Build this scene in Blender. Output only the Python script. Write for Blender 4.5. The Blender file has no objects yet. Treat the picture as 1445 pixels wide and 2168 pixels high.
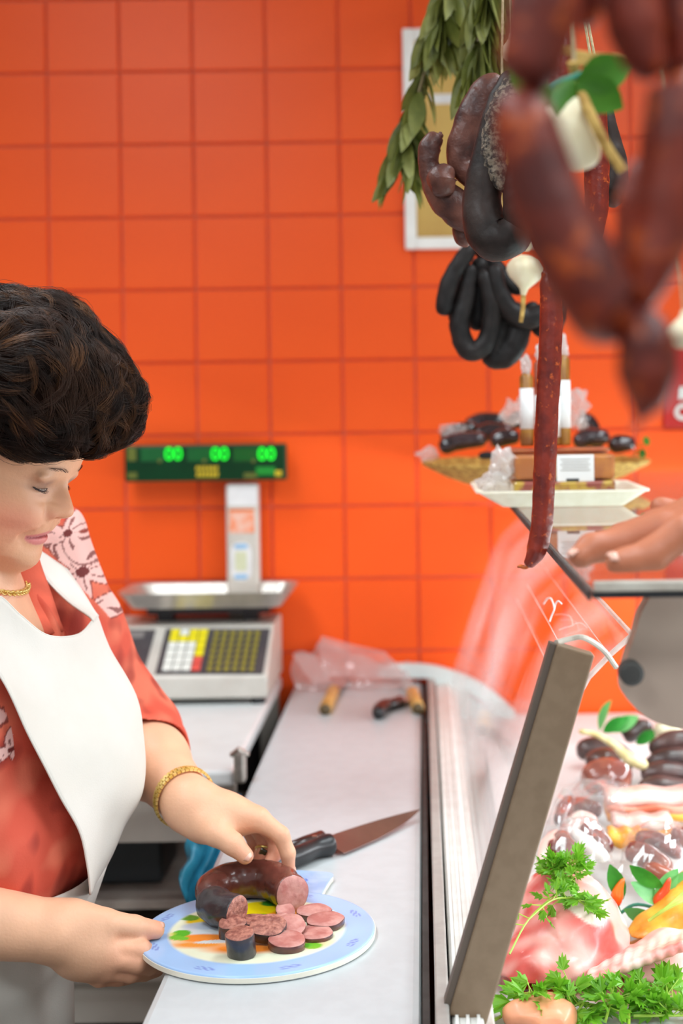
import bpy, bmesh, math, random
import numpy as np
from mathutils import Vector, Matrix

random.seed(7)
rng = np.random.default_rng(7)
SC = bpy.context.scene
COL = SC.collection

# ------------------------------------------------------------------ camera
F = 50.0 / 36.0 * 2168.0      # focal length in pixels
CX, CY = 893.0, 857.0         # where the optical axis meets the picture
ROLL = 0.0145
ZC = 1.467                    # camera height above the floor
CR, SR = math.cos(ROLL), math.sin(ROLL)
cam_d = bpy.data.cameras.new('camera')
cam = bpy.data.objects.new('camera', cam_d)
COL.objects.link(cam)
cam_d.sensor_fit = 'VERTICAL'
cam_d.sensor_height = 36.0
cam_d.sensor_width = 24.0
cam_d.lens = 50.0
cam_d.shift_x = -(CX - 722.5) / 2168.0
cam_d.shift_y = -(1084.0 - CY) / 2168.0
cam_d.clip_start = 0.05
cam_d.dof.use_dof = True
cam_d.dof.focus_distance = 1.50
cam_d.dof.aperture_fstop = 3.4
sx = Vector((CR, 0, -SR)); sy = Vector((SR, 0, CR)); szv = sx.cross(sy)
cam.matrix_world = Matrix((
    (sx.x, sy.x, szv.x, 0), (sx.y, sy.y, szv.y, 0), (sx.z, sy.z, szv.z, ZC), (0, 0, 0, 1)))
SC.camera = cam

# ------------------------------------------------------------------ light
w = bpy.data.worlds.new('room_light'); SC.world = w; w.use_nodes = True
w.node_tree.nodes['Background'].inputs[0].default_value = (0.86, 0.95, 1.0, 1)
w.node_tree.nodes['Background'].inputs[1].default_value = 0.50

def area_light(name, loc, rot, sx_, sy_, power, col=(0.86, 0.95, 1.0)):
    d = bpy.data.lights.new(name, 'AREA'); d.shape = 'RECTANGLE'; d.size = sx_; d.size_y = sy_
    d.energy = power; d.color = col
    o = bpy.data.objects.new(name, d); COL.objects.link(o); o.location = loc; o.rotation_euler = rot
    return o
SC.view_settings.view_transform = 'Standard'
SC.view_settings.look = 'None'
SC.view_settings.gamma = 1.0
SC.view_settings.use_curve_mapping = False
SC.view_settings.exposure = 0.28
CEIL_POWER = 13.0
CASE_POWER = 11.0
ADDED_PANEL_POWER = 8.5
for lx_, ly_ in ((-0.9, 0.6), (0.9, 0.6), (-0.9, -0.7), (0.9, -0.7)):
    area_light('panel_lamp', (lx_, ly_, 2.77), (0, 0, 0), 0.58, 0.58, CEIL_POWER)
for lx_ in (-0.9, 0.9):      # added unseen panels: brighten counter and table, narrowed cone keeps the upper wall dim
    area_light('panel_lamp', (lx_, 1.75, 2.77), (0, 0, 0), 0.58, 0.58, ADDED_PANEL_POWER).data.spread = math.radians(112)
# fluorescent tube along the customer-side glass of the display case
area_light('case_tube_lamp', (0.68, 1.9, 1.16), (0, math.radians(78), 0), 0.10, 1.9, CASE_POWER, (0.86, 0.95, 1.0))

# ------------------------------------------------------------------ pixel -> place helpers
def P(px, py, Y):
    u = px - CX; v = CY - py
    return Vector((Y * (u * CR + v * SR) / F, Y, ZC + Y * (-u * SR + v * CR) / F))
def PZ(px, py, Z):
    u = px - CX; v = CY - py
    Y = (Z - ZC) * F / (-u * SR + v * CR)
    return Vector((Y * (u * CR + v * SR) / F, Y, Z))
def lin(c):
    c = c / 255.0
    return c / 12.92 if c <= 0.04045 else ((c + 0.055) / 1.055) ** 2.4
def rgb(r, g, b):
    return (lin(r), lin(g), lin(b), 1.0)

# ------------------------------------------------------------------ materials
def mat(name, col, rough=0.5, col2=None, scale=20.0, metal=0.0, bump=0.0, bscale=None, coat=0.0,
        sss=0.0, lo=0.4, hi=0.6, spec=0.5, detail=4.0, transl=0.0):
    m = bpy.data.materials.new(name); m.use_nodes = True
    nt = m.node_tree; b = nt.nodes['Principled BSDF']
    tc = nt.nodes.new('ShaderNodeTexCoord')
    nz = nt.nodes.new('ShaderNodeTexNoise'); nz.inputs['Scale'].default_value = scale
    nz.inputs['Detail'].default_value = detail
    nt.links.new(tc.outputs['Object'], nz.inputs['Vector'])
    rp = nt.nodes.new('ShaderNodeValToRGB')
    c2 = col2 if col2 else tuple(min(1, x * 0.93) for x in col[:3]) + (1,)
    rp.color_ramp.elements[0].color = c2; rp.color_ramp.elements[0].position = lo
    rp.color_ramp.elements[1].color = col; rp.color_ramp.elements[1].position = hi
    nt.links.new(nz.outputs['Fac'], rp.inputs['Fac'])
    nt.links.new(rp.outputs['Color'], b.inputs['Base Color'])
    b.inputs['Roughness'].default_value = rough
    b.inputs['Metallic'].default_value = metal
    b.inputs['Coat Weight'].default_value = coat
    b.inputs['Specular IOR Level'].default_value = spec
    if sss:
        b.inputs['Subsurface Weight'].default_value = sss
        b.inputs['Subsurface Radius'].default_value = (0.012, 0.004, 0.002)
        b.inputs['Subsurface Scale'].default_value = 0.6
    if bump:
        n2 = nt.nodes.new('ShaderNodeTexNoise'); n2.inputs['Scale'].default_value = bscale or scale
        n2.inputs['Detail'].default_value = 5
        nt.links.new(tc.outputs['Object'], n2.inputs['Vector'])
        bp = nt.nodes.new('ShaderNodeBump'); bp.inputs['Strength'].default_value = bump
        bp.inputs['Distance'].default_value = 0.003
        nt.links.new(n2.outputs['Fac'], bp.inputs['Height'])
        nt.links.new(bp.outputs['Normal'], b.inputs['Normal'])
    if transl:
        tr = nt.nodes.new('ShaderNodeBsdfTranslucent'); nt.links.new(rp.outputs['Color'], tr.inputs['Color'])
        mx = nt.nodes.new('ShaderNodeMixShader'); mx.inputs[0].default_value = transl
        nt.links.new(b.outputs[0], mx.inputs[1]); nt.links.new(tr.outputs[0], mx.inputs[2])
        nt.links.new(mx.outputs[0], nt.nodes['Material Output'].inputs['Surface'])
    return m

def mat_attr(name, rough=0.5, sss=0.0, bump=0.0, bscale=200.0, coat=0.0, noise=0.10, nscale=30.0, spec=0.5):
    """colour comes from the mesh's own colour attribute (prints, lips, nails), gently varied by noise"""
    m = bpy.data.materials.new(name); m.use_nodes = True
    nt = m.node_tree; b = nt.nodes['Principled BSDF']
    at = nt.nodes.new('ShaderNodeAttribute'); at.attribute_name = 'Col'
    tc = nt.nodes.new('ShaderNodeTexCoord')
    nz = nt.nodes.new('ShaderNodeTexNoise'); nz.inputs['Scale'].default_value = nscale; nz.inputs['Detail'].default_value = 5
    nt.links.new(tc.outputs['Object'], nz.inputs['Vector'])
    mr = nt.nodes.new('ShaderNodeMapRange'); mr.inputs['To Min'].default_value = 1 - noise; mr.inputs['To Max'].default_value = 1 + noise
    nt.links.new(nz.outputs['Fac'], mr.inputs['Value'])
    mx = nt.nodes.new('ShaderNodeVectorMath'); mx.operation = 'SCALE'
    nt.links.new(at.outputs['Color'], mx.inputs[0]); nt.links.new(mr.outputs[0], mx.inputs['Scale'])
    nt.links.new(mx.outputs[0], b.inputs['Base Color'])
    b.inputs['Roughness'].default_value = rough
    b.inputs['Coat Weight'].default_value = coat
    b.inputs['Specular IOR Level'].default_value = spec
    if sss:
        b.inputs['Subsurface Weight'].default_value = sss
        b.inputs['Subsurface Radius'].default_value = (0.010, 0.004, 0.002)
        b.inputs['Subsurface Scale'].default_value = 0.5
    if bump:
        n2 = nt.nodes.new('ShaderNodeTexNoise'); n2.inputs['Scale'].default_value = bscale; n2.inputs['Detail'].default_value = 4
        nt.links.new(tc.outputs['Object'], n2.inputs['Vector'])
        bp = nt.nodes.new('ShaderNodeBump'); bp.inputs['Strength'].default_value = bump; bp.inputs['Distance'].default_value = 0.002
        nt.links.new(n2.outputs['Fac'], bp.inputs['Height']); nt.links.new(bp.outputs['Normal'], b.inputs['Normal'])
    return m

def mat_pane(name, tint=(0.96, 0.98, 0.97, 1), f0=0.04, f1=0.55, power=5.0, haze=0.0, rough=0.02, hazecol=(0.9, 0.88, 0.86, 1),
             dust_scale=0.0):
    """clear sheet: see-through plus an angle-dependent mirror plus a little dusty haze"""
    m = bpy.data.materials.new(name); m.use_nodes = True
    nt = m.node_tree; nt.nodes.remove(nt.nodes['Principled BSDF'])
    out = nt.nodes['Material Output']
    ge = nt.nodes.new('ShaderNodeNewGeometry')
    dt = nt.nodes.new('ShaderNodeVectorMath'); dt.operation = 'DOT_PRODUCT'
    nt.links.new(ge.outputs['Normal'], dt.inputs[0]); nt.links.new(ge.outputs['Incoming'], dt.inputs[1])
    def mth(op, a, bval=None):
        n = nt.nodes.new('ShaderNodeMath'); n.operation = op
        if isinstance(a, (int, float)): n.inputs[0].default_value = a
        else: nt.links.new(a, n.inputs[0])
        if bval is not None:
            if isinstance(bval, (int, float)): n.inputs[1].default_value = bval
            else: nt.links.new(bval, n.inputs[1])
        return n.outputs[0]
    c = mth('ABSOLUTE', dt.outputs['Value'])
    fr = mth('ADD', mth('MULTIPLY', mth('POWER', mth('SUBTRACT', 1.0, c), power), f1), f0)
    tr = nt.nodes.new('ShaderNodeBsdfTransparent'); tr.inputs[0].default_value = tint
    gl = nt.nodes.new('ShaderNodeBsdfGlossy'); gl.inputs['Roughness'].default_value = rough
    m1 = nt.nodes.new('ShaderNodeMixShader')
    nt.links.new(fr, m1.inputs[0]); nt.links.new(tr.outputs[0], m1.inputs[1]); nt.links.new(gl.outputs[0], m1.inputs[2])
    last = m1.outputs[0]
    if haze:
        df = nt.nodes.new('ShaderNodeBsdfDiffuse'); df.inputs[0].default_value = hazecol
        tl = nt.nodes.new('ShaderNodeBsdfTranslucent'); tl.inputs[0].default_value = hazecol
        ad = nt.nodes.new('ShaderNodeMixShader'); ad.inputs[0].default_value = 0.5
        nt.links.new(df.outputs[0], ad.inputs[1]); nt.links.new(tl.outputs[0], ad.inputs[2])
        m2 = nt.nodes.new('ShaderNodeMixShader')
        if dust_scale:
            tc = nt.nodes.new('ShaderNodeTexCoord'); nz = nt.nodes.new('ShaderNodeTexNoise')
            nz.inputs['Scale'].default_value = dust_scale; nz.inputs['Detail'].default_value = 6
            nt.links.new(tc.outputs['Object'], nz.inputs['Vector'])
            mr = nt.nodes.new('ShaderNodeMapRange'); mr.inputs['From Min'].default_value = 0.35; mr.inputs['From Max'].default_value = 0.75
            mr.inputs['To Max'].default_value = haze * 2
            nt.links.new(nz.outputs['Fac'], mr.inputs['Value']); nt.links.new(mr.outputs[0], m2.inputs[0])
        else:
            m2.inputs[0].default_value = haze
        nt.links.new(last, m2.inputs[1]); nt.links.new(ad.outputs[0], m2.inputs[2]); last = m2.outputs[0]
    nt.links.new(last, out.inputs['Surface'])
    return m

def mat_emit(name, col, strength):
    m = bpy.data.materials.new(name); m.use_nodes = True
    b = m.node_tree.nodes['Principled BSDF']
    b.inputs['Base Color'].default_value = col
    b.inputs['Emission Color'].default_value = col; b.inputs['Emission Strength'].default_value = strength
    return m

# ------------------------------------------------------------------ object helpers
def tag(o, label=None, cat=None, group=None, kind=None):
    if label: o['label'] = label
    if cat: o['category'] = cat
    if group: o['group'] = group
    if kind: o['kind'] = kind
    return o
def thing(name, label, cat, loc=(0, 0, 0), group=None):
    o = bpy.data.objects.new(name, None); COL.objects.link(o); o.location = loc
    o.empty_display_size = 0.05
    tag(o, label, cat, group)
    return o
def link_mesh(name, me, m, parent=None):
    o = bpy.data.objects.new(name, me)
    COL.objects.link(o)
    if m and not me.materials: me.materials.append(m)
    if parent is not None:
        o.parent = parent
        if parent.type == 'EMPTY': o.matrix_parent_inverse = Matrix.Translation(parent.location).inverted()
    return o
def mesh_from(name, V, Fc, m, parent=None, smooth=True, cols=None):
    me = bpy.data.meshes.new(name)
    if isinstance(V, np.ndarray): V = V.tolist()
    if isinstance(Fc, np.ndarray): Fc = Fc.tolist()
    me.from_pydata(V, [], Fc)
    if smooth and len(me.polygons): me.polygons.foreach_set('use_smooth', [True] * len(me.polygons))
    if cols is not None:
        a = me.color_attributes.new('Col', 'FLOAT_COLOR', 'POINT')
        cc = np.ones((len(me.vertices), 4), np.float32); cc[:, :3] = np.asarray(cols)[:, :3]
        a.data.foreach_set('color', cc.ravel())
    me.update()
    return link_mesh(name, me, m, parent)

class MB:
    """collects simple shapes into one mesh"""
    def __init__(s): s.v = []; s.f = []
    def add(s, v, f):
        n = len(s.v); s.v += [tuple(x) for x in v]; s.f += [tuple(i + n for i in q) for q in f]; return s
    def box(s, c, size, rot=None, bev=0.0):
        hx, hy, hz = [q / 2 for q in size]
        bm = bmesh.new(); bmesh.ops.create_cube(bm, size=1)
        for vv in bm.verts: vv.co = Vector((vv.co.x * 2 * hx, vv.co.y * 2 * hy, vv.co.z * 2 * hz))
        if bev: bmesh.ops.bevel(bm, geom=list(bm.edges), offset=bev, segments=2, profile=0.5, affect='EDGES')
        R = rot if rot is not None else Matrix.Identity(3)
        bm.verts.ensure_lookup_table(); bm.verts.index_update()
        s.add([R @ vv.co + Vector(c) for vv in bm.verts], [[q.index for q in f.verts] for f in bm.faces]); bm.free(); return s
    def prism(s, pts, d, bev=0.0):
        """pts: closed 3-D outline, extruded by vector d"""
        n = len(pts); d = Vector(d)
        a = [Vector(p) for p in pts]
        v = a + [p + d for p in a]
        f = [list(range(n))[::-1], list(range(n, 2 * n))] + [[i, (i + 1) % n, n + (i + 1) % n, n + i] for i in range(n)]
        return s.add(v, f)
    def tube(s, path, rad, seg=10, cap=True, squash=None):
        v, f = tube_geo(path, rad, seg, cap); return s.add(v, f)
    def build(s, name, m, parent=None, smooth=False, cols=None):
        return mesh_from(name, s.v, s.f, m, parent, smooth, cols)

def catmull(pts, n):
    pts = np.array([list(p) for p in pts], float)
    if len(pts) == 2:
        t = np.linspace(0, 1, n)[:, None]; return pts[0] * (1 - t) + pts[1] * t
    p = np.vstack([2 * pts[0] - pts[1], pts, 2 * pts[-1] - pts[-2]])
    m = len(pts) - 1; out = []
    for t in np.linspace(0, m - 1e-9, n):
        i = int(t); u = t - i
        p0, p1, p2, p3 = p[i], p[i + 1], p[i + 2], p[i + 3]
        out.append(0.5 * (2 * p1 + (p2 - p0) * u + (2 * p0 - 5 * p1 + 4 * p2 - p3) * u * u + (3 * p1 - p0 - 3 * p2 + p3) * u ** 3))
    return np.array(out)

def tube_geo(path, rad, seg=10, cap=True):
    path = np.asarray([list(p) for p in path], float); n = len(path)
    rad = np.full(n, rad) if np.isscalar(rad) else np.asarray(rad, float)
    T = np.gradient(path, axis=0); T /= np.linalg.norm(T, axis=1)[:, None] + 1e-12
    up = np.array([0, 0, 1.0]) if abs(T[0][2]) < 0.9 else np.array([1.0, 0, 0])
    nrm = np.cross(T[0], up); nrm /= np.linalg.norm(nrm)
    V = []; ang = np.linspace(0, 2 * np.pi, seg, endpoint=False)
    for i in range(n):
        nrm = nrm - T[i] * nrm.dot(T[i]); nrm /= np.linalg.norm(nrm) + 1e-12
        b = np.cross(T[i], nrm)
        V.append(path[i] + rad[i] * (np.cos(ang)[:, None] * nrm + np.sin(ang)[:, None] * b))
    V = np.vstack(V); Fc = []
    for i in range(n - 1):
        for j in range(seg):
            k = (j + 1) % seg
            Fc.append((i * seg + j, i * seg + k, (i + 1) * seg + k, (i + 1) * seg + j))
    if cap:
        Fc.append(tuple(range(seg))[::-1]); Fc.append(tuple((n - 1) * seg + j for j in range(seg)))
    return V.tolist(), Fc

def vnoise(p, freq, seed=0):
    """cheap smooth pseudo-noise, -1..1"""
    r = np.random.default_rng(seed); s = 0; p = np.asarray(p)
    for k in range(6):
        d = r.normal(size=3); d /= np.linalg.norm(d); ph = r.uniform(0, 6.28)
        f = freq * r.uniform(0.6, 1.7)
        s = s + np.sin(p @ d * f * 6.283 + ph)
    return s / 3.2

def sausage(name, pts, r, m, parent=None, seg=16, n=40, bumpy=0.03, tips=(0.25, 0.25), rs=None, flat_end=False, seed=1, bf=40):
    """round-ended casing along a spline; tips = relative neck radius at the two ends"""
    pa = catmull(pts, n)
    t = np.linspace(0, 1, n)
    L = np.linalg.norm(np.diff(pa, axis=0), axis=1).sum()
    d = np.minimum(t, 1 - t) * L
    base = np.full(n, r) if rs is None else np.interp(t, np.linspace(0, 1, len(rs)), rs)
    e0 = np.clip(t * L / (base * 1.15), 0, 1); e1 = np.clip((1 - t) * L / (base * 1.15), 0, 1)
    g0 = tips[0] + (1 - tips[0]) * np.sqrt(np.clip(1 - (1 - e0) ** 2, 0, 1)) if tips[0] < 1 else np.ones(n)
    g1 = tips[1] + (1 - tips[1]) * np.sqrt(np.clip(1 - (1 - e1) ** 2, 0, 1)) if tips[1] < 1 else np.ones(n)
    v, f = tube_geo(pa, base * g0 * g1, seg)
    v = np.array(v)
    ctr = np.repeat(pa, seg, axis=0)
    v = ctr + (v - ctr) * (1 + bumpy * vnoise(v, bf, seed))[:, None]
    return mesh_from(name, v, f, m, parent)

# ------------------------------------------------------------------ implicit-surface modeller
class Grid:
    def __init__(s, lo, hi, h):
        s.lo = np.array(lo, float); s.h = h
        s.n = np.ceil((np.array(hi) - s.lo) / h).astype(int) + 1
        s.D = np.full(tuple(s.n), 0.5, np.float32)
    def region(s, lo, hi):
        a = np.clip(np.floor((np.array(lo) - s.lo) / s.h).astype(int), 0, s.n)
        b = np.clip(np.ceil((np.array(hi) - s.lo) / s.h).astype(int) + 1, 0, s.n)
        return tuple(slice(i, j) for i, j in zip(a, b))
    def pts(s, sl):
        ax = [(s.lo[i] + s.h * np.arange(sl[i].start, sl[i].stop)).astype(np.float32) for i in range(3)]
        return np.meshgrid(*ax, indexing='ij', sparse=True)
    def op(s, fn, lo, hi, k=0.0, sub=False):
        m = max(k, s.h * 3)
        sl = s.region(np.array(lo) - m, np.array(hi) + m)
        if any(q.stop <= q.start for q in sl): return
        X, Y, Z = s.pts(sl)
        d = fn(X, Y, Z).astype(np.float32); a = s.D[sl]
        if sub: d = -d; a = -a; a, d = -a, d
        if sub:
            if k > 0:
                hh = np.maximum(k - np.abs(a - d), 0) / k; s.D[sl] = np.maximum(a, d) + hh * hh * k * 0.25
            else: s.D[sl] = np.maximum(a, d)
        else:
            if k > 0:
                hh = np.maximum(k - np.abs(a - d), 0) / k; s.D[sl] = np.minimum(a, d) - hh * hh * k * 0.25
            else: s.D[sl] = np.minimum(a, d)
    def cone(s, a, b, ra, rb, k=0.01, sub=False):
        a = np.array(a, float); b = np.array(b, float); ba = b - a; L2 = ba @ ba
        def fn(X, Y, Z):
            px, py, pz = X - a[0], Y - a[1], Z - a[2]
            t = np.clip((px * ba[0] + py * ba[1] + pz * ba[2]) / L2, 0, 1)
            return np.sqrt((px - t * ba[0]) ** 2 + (py - t * ba[1]) ** 2 + (pz - t * ba[2]) ** 2) - (ra + (rb - ra) * t)
        R = max(ra, rb)
        s.op(fn, np.minimum(a, b) - R, np.maximum(a, b) + R, k, sub)
    def chain(s, pts, rad, k=0.006):
        for i in range(len(pts) - 1): s.cone(pts[i], pts[i + 1], rad[i], rad[i + 1], k)
    def ell(s, c, r, R=None, k=0.01, sub=False, pad=0.0):
        c = np.array(c, float); r = np.array(r, float) + pad
        M = np.eye(3) if R is None else np.array(R)      # rows: local axes in world space
        def fn(X, Y, Z):
            x, y, z = X - c[0], Y - c[1], Z - c[2]
            q = [M[i][0] * x + M[i][1] * y + M[i][2] * z for i in range(3)]
            k0 = np.sqrt((q[0] / r[0]) ** 2 + (q[1] / r[1]) ** 2 + (q[2] / r[2]) ** 2)
            k1 = np.sqrt((q[0] / r[0] ** 2) ** 2 + (q[1] / r[1] ** 2) ** 2 + (q[2] / r[2] ** 2) ** 2) + 1e-9
            return k0 * (k0 - 1) / k1
        e = r.max() if R is not None else r
        s.op(fn, c - e, c + e, k, sub)
    def mesh(s, smooth=1):
        D = s.D; D[0] = D[-1] = 0.5; D[:, 0] = D[:, -1] = 0.5; D[:, :, 0] = D[:, :, -1] = 0.5
        S = D < 0
        c = np.zeros(tuple(s.n - 1), np.int8)
        for i in (0, 1):
            for j in (0, 1):
                for k in (0, 1):
                    c += S[i:s.n[0] - 1 + i, j:s.n[1] - 1 + j, k:s.n[2] - 1 + k]
        act = (c > 0) & (c < 8)
        idx = np.argwhere(act); N = len(idx)
        vid = np.full(act.shape, -1, np.int32); vid[act] = np.arange(N)
        cor = np.array([(i, j, k) for i in (0, 1) for j in (0, 1) for k in (0, 1)])
        val = np.stack([D[tuple((idx + q).T)] for q in cor], 1)
        acc = np.zeros((N, 3)); cnt = np.zeros(N)
        for a in range(8):
            for b in range(a + 1, 8):
                if np.abs(cor[a] - cor[b]).sum() != 1: continue
                va, vb = val[:, a], val[:, b]
                m = (va < 0) != (vb < 0)
                t = np.where(m, va / np.where(m, va - vb, 1), 0)
                p = cor[a] + t[:, None] * (cor[b] - cor[a])
                acc += np.where(m[:, None], p, 0); cnt += m
        V = s.lo + s.h * (idx + acc / cnt[:, None])
        quads = []
        for ax in range(3):
            sl0 = [slice(None)] * 3; sl1 = [slice(None)] * 3
            sl0[ax] = slice(0, -1); sl1[ax] = slice(1, None)
            A, B = S[tuple(sl0)], S[tuple(sl1)]
            o1, o2 = [q for q in range(3) if q != ax]
            e = np.argwhere(A != B)
            e = e[(e[:, o1] > 0) & (e[:, o2] > 0) & (e[:, o1] < s.n[o1] - 1) & (e[:, o2] < s.n[o2] - 1)]
            fl = A[tuple(e.T)]
            d1 = np.zeros(3, int); d1[o1] = 1; d2 = np.zeros(3, int); d2[o2] = 1
            q = np.stack([vid[tuple((e - d1 - d2).T)], vid[tuple((e - d2).T)], vid[tuple(e.T)], vid[tuple((e - d1).T)]], 1)
            flip = fl if ax != 1 else ~fl
            q[~flip] = q[~flip][:, ::-1]
            quads.append(q)
        Q = np.vstack(quads)
        for _ in range(smooth):
            E = np.vstack([Q[:, [0, 1]], Q[:, [1, 2]], Q[:, [2, 3]], Q[:, [3, 0]]])
            n_ = np.bincount(E[:, 0], minlength=N) + np.bincount(E[:, 1], minlength=N)
            W = np.stack([np.bincount(E[:, 0], V[E[:, 1], q], N) + np.bincount(E[:, 1], V[E[:, 0], q], N) for q in range(3)], 1)
            V = V * 0.4 + 0.6 * W / np.maximum(n_, 1)[:, None]
        return V, Q

def grid_faces(nr, nc, closed=False):
    f = []
    for i in range(nr - 1):
        for j in range(nc if closed else nc - 1):
            k = (j + 1) % nc
            f.append((i * nc + j, i * nc + k, (i + 1) * nc + k, (i + 1) * nc + j))
    return f
def loft(rows, nr, nc):
    """rows of control points -> smooth surface grid (nr x nc)"""
    R = [catmull(r, nc) for r in rows]
    cols = [catmull([r[j] for r in R], nr) for j in range(nc)]
    V = np.array(cols).transpose(1, 0, 2).reshape(-1, 3)
    return V, grid_faces(nr, nc)
def solidify(o, t, offset=0.0):
    md = o.modifiers.new('thick', 'SOLIDIFY'); md.thickness = t; md.offset = offset
    return o

def dup(o, parent=None, loc=None, rot=None, label=None, name=None):
    c = o.copy(); COL.objects.link(c)
    if name: c.name = name
    if parent is not None: c.parent = parent
    if loc is not None: c.location = loc
    if rot is not None: c.rotation_euler = rot
    if label: c['label'] = label
    for ch in list(o.children):
        dup(ch, c)
    return c

# ================================================================== MATERIALS shared
M_steel = mat('brushed_steel', rgb(190, 184, 176), 0.35, rgb(172, 166, 158), 60, metal=0.9)
M_alu = mat('anodised_aluminium', rgb(226, 225, 220), 0.38, rgb(214, 212, 206), 50, metal=0.35)
M_white = mat('white_plastic', rgb(236, 235, 231), 0.4, rgb(228, 227, 222), 30)
M_grey = mat('grey_plastic', rgb(150, 140, 130), 0.5, rgb(142, 132, 122), 12)
M_dark = mat('black_plastic', rgb(34, 33, 36), 0.35, rgb(26, 25, 28), 40)
M_rubber = mat('dark_rubber', rgb(62, 60, 58), 0.7, rgb(52, 50, 48), 40)
M_paper = mat('white_paper', rgb(238, 237, 236), 0.7, rgb(229, 228, 228), 25)
M_top = mat('pale_grey_laminate', rgb(191, 196, 198), 0.36, rgb(187, 192, 194), 45, spec=0.45)
M_film = mat_pane('cling_film', (0.97, 0.96, 0.96, 1), 0.05, 0.6, 3.0, haze=0.30, rough=0.12, hazecol=(0.95, 0.93, 0.92, 1))
M_garlic = mat('waxy_garlic_skin', rgb(236, 226, 196), 0.45, rgb(222, 206, 168), 24, sss=0.1)
M_leaf = mat('plastic_green_leaf', rgb(86, 150, 30), 0.4, rgb(60, 118, 22), 20, transl=0.25)
M_straw = mat('dry_straw', rgb(206, 168, 92), 0.8, rgb(160, 122, 56), 80, bump=0.5)
M_stem = mat('teal_plastic_stem', rgb(70, 150, 130), 0.5)

# ================================================================== ROOM
M_grout = mat('orange_grout', rgb(222, 102, 70), 0.85, rgb(210, 100, 76), 40)
M_tile = mat('glazed_orange_tile', rgb(250, 93, 27), 0.36, rgb(246, 88, 25), 5, spec=0.28, lo=0.3, hi=0.7, bump=0.04, bscale=9)
M_plain = mat('pale_plaster', rgb(226, 220, 210), 0.9, rgb(216, 210, 200), 8)
M_floor = mat('grey_floor', rgb(120, 112, 104), 0.5, rgb(98, 92, 86), 14)
WY = 2.93
def slab(name, c, size, m):
    o = MB().box(c, size).build(name, m); o['kind'] = 'structure'; return o
slab('floor', (0, 0.3, -0.05), (5.6, 5.6, 0.1), M_floor)
slab('ceiling', (0, 0.3, 2.85), (5.6, 5.6, 0.1), M_plain)
slab('wall_left', (-2.85, 0.3, 1.4), (0.1, 5.6, 2.8), M_plain)
slab('wall_right', (2.85, 0.3, 1.4), (0.1, 5.6, 2.8), M_plain)
wall = slab('wall_back', (0, WY + 0.054, 1.4), (5.6, 0.10, 2.8), M_grout)
T = 0.15; X0 = -0.163; Z0 = ZC + 0.244
bm = bmesh.new(); bmesh.ops.create_cube(bm, size=1)
for v_ in bm.verts:
    s_ = 1.0 if v_.co.y > 0 else 0.972
    v_.co = Vector((v_.co.x * (T - 0.0035) * s_, v_.co.y * 0.006, v_.co.z * (T - 0.0035) * s_))
tme = bpy.data.meshes.new('tile'); bm.to_mesh(tme); bm.free(); tme.materials.append(M_tile)
for i in range(-10, 8):
    for j in range(-7, 6):
        t = bpy.data.objects.new('tile', tme); COL.objects.link(t)
        t.location = (X0 + (i + 0.5) * T, WY + 0.0015 + random.uniform(-0.0006, 0.0006), Z0 + (j + 0.5) * T)
        t.rotation_euler = (random.uniform(-0.003, 0.003), 0, random.uniform(-0.003, 0.003))
        t.parent = wall

# ceiling light panels
M_lamp = mat_emit('light_panel', (0.9, 0.97, 1, 1), 2.5)
WHERE = {(-0.9, 0.6): 'over the staff side of the counter', (0.9, 0.6): 'on the customer side of the case', (-0.9, 1.75): 'added for light nearest the orange wall on the staff side', (0.9, 1.75): 'added for light nearest the orange wall on the customer side',
         (-0.9, -0.7): 'furthest from the wall on the staff side', (0.9, -0.7): 'furthest from the wall on the customer side'}
for (lx_, ly_), wtx in WHERE.items():
    t = thing('ceiling_light', 'square white ceiling light panel ' + wtx, 'ceiling light', (lx_, ly_, 2.8), 'ceiling light panels')
    fr = MB()
    for dx, dy, sx_, sy_ in ((-.31, 0, .02, .64), (.31, 0, .02, .64), (0, -.31, .6, .02), (0, .31, .6, .02)):
        fr.box((lx_ + dx, ly_ + dy, 2.79), (sx_, sy_, .02))
    fr.build('frame', M_white, t)
    MB().box((lx_, ly_, 2.792), (.6, .6, .012)).build('diffuser', M_lamp, t)

# framed certificate on the wall
fx0, fz1 = P(851, 66, WY).x, P(851, 66, WY).z
fz0 = P(845, 530, WY).z; fx1 = fx0 + 0.33
t = thing('picture_frame', 'white framed yellowed certificate hanging on the orange tiles behind the bay leaves', 'picture frame', ((fx0 + fx1) / 2, WY, fz0))
bw = 0.024; fr = MB(); yc = WY - 0.013
fr.box((fx0 + bw / 2, yc, (fz0 + fz1) / 2), (bw, 0.022, fz1 - fz0), bev=0.003).box((fx1 - bw / 2, yc, (fz0 + fz1) / 2), (bw, 0.022, fz1 - fz0), bev=0.003)
fr.box(((fx0 + fx1) / 2, yc, fz0 + bw / 2), (fx1 - fx0 - 2 * bw, 0.022, bw), bev=0.003).box(((fx0 + fx1) / 2, yc, fz1 - bw / 2), (fx1 - fx0 - 2 * bw, 0.022, bw), bev=0.003)
fr.build('frame', mat('white_frame_paint', rgb(250, 248, 244), .4), t)
M_cert = mat('yellowed_certificate_paper', rgb(214, 178, 96), 0.6, rgb(196, 152, 78), 9, lo=0.3, hi=0.7)
MB().box(((fx0 + fx1) / 2, WY - 0.008, (fz0 + fz1) / 2), (fx1 - fx0 - 2 * bw, 0.006, fz1 - fz0 - 2 * bw)).build('certificate', M_cert, t)
a_ = P(930, 212, WY); MB().box((a_.x + .03, WY - 0.0115, a_.z), (0.10, 0.001, 0.020)).build('printed_band', M_paper, t)

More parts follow.
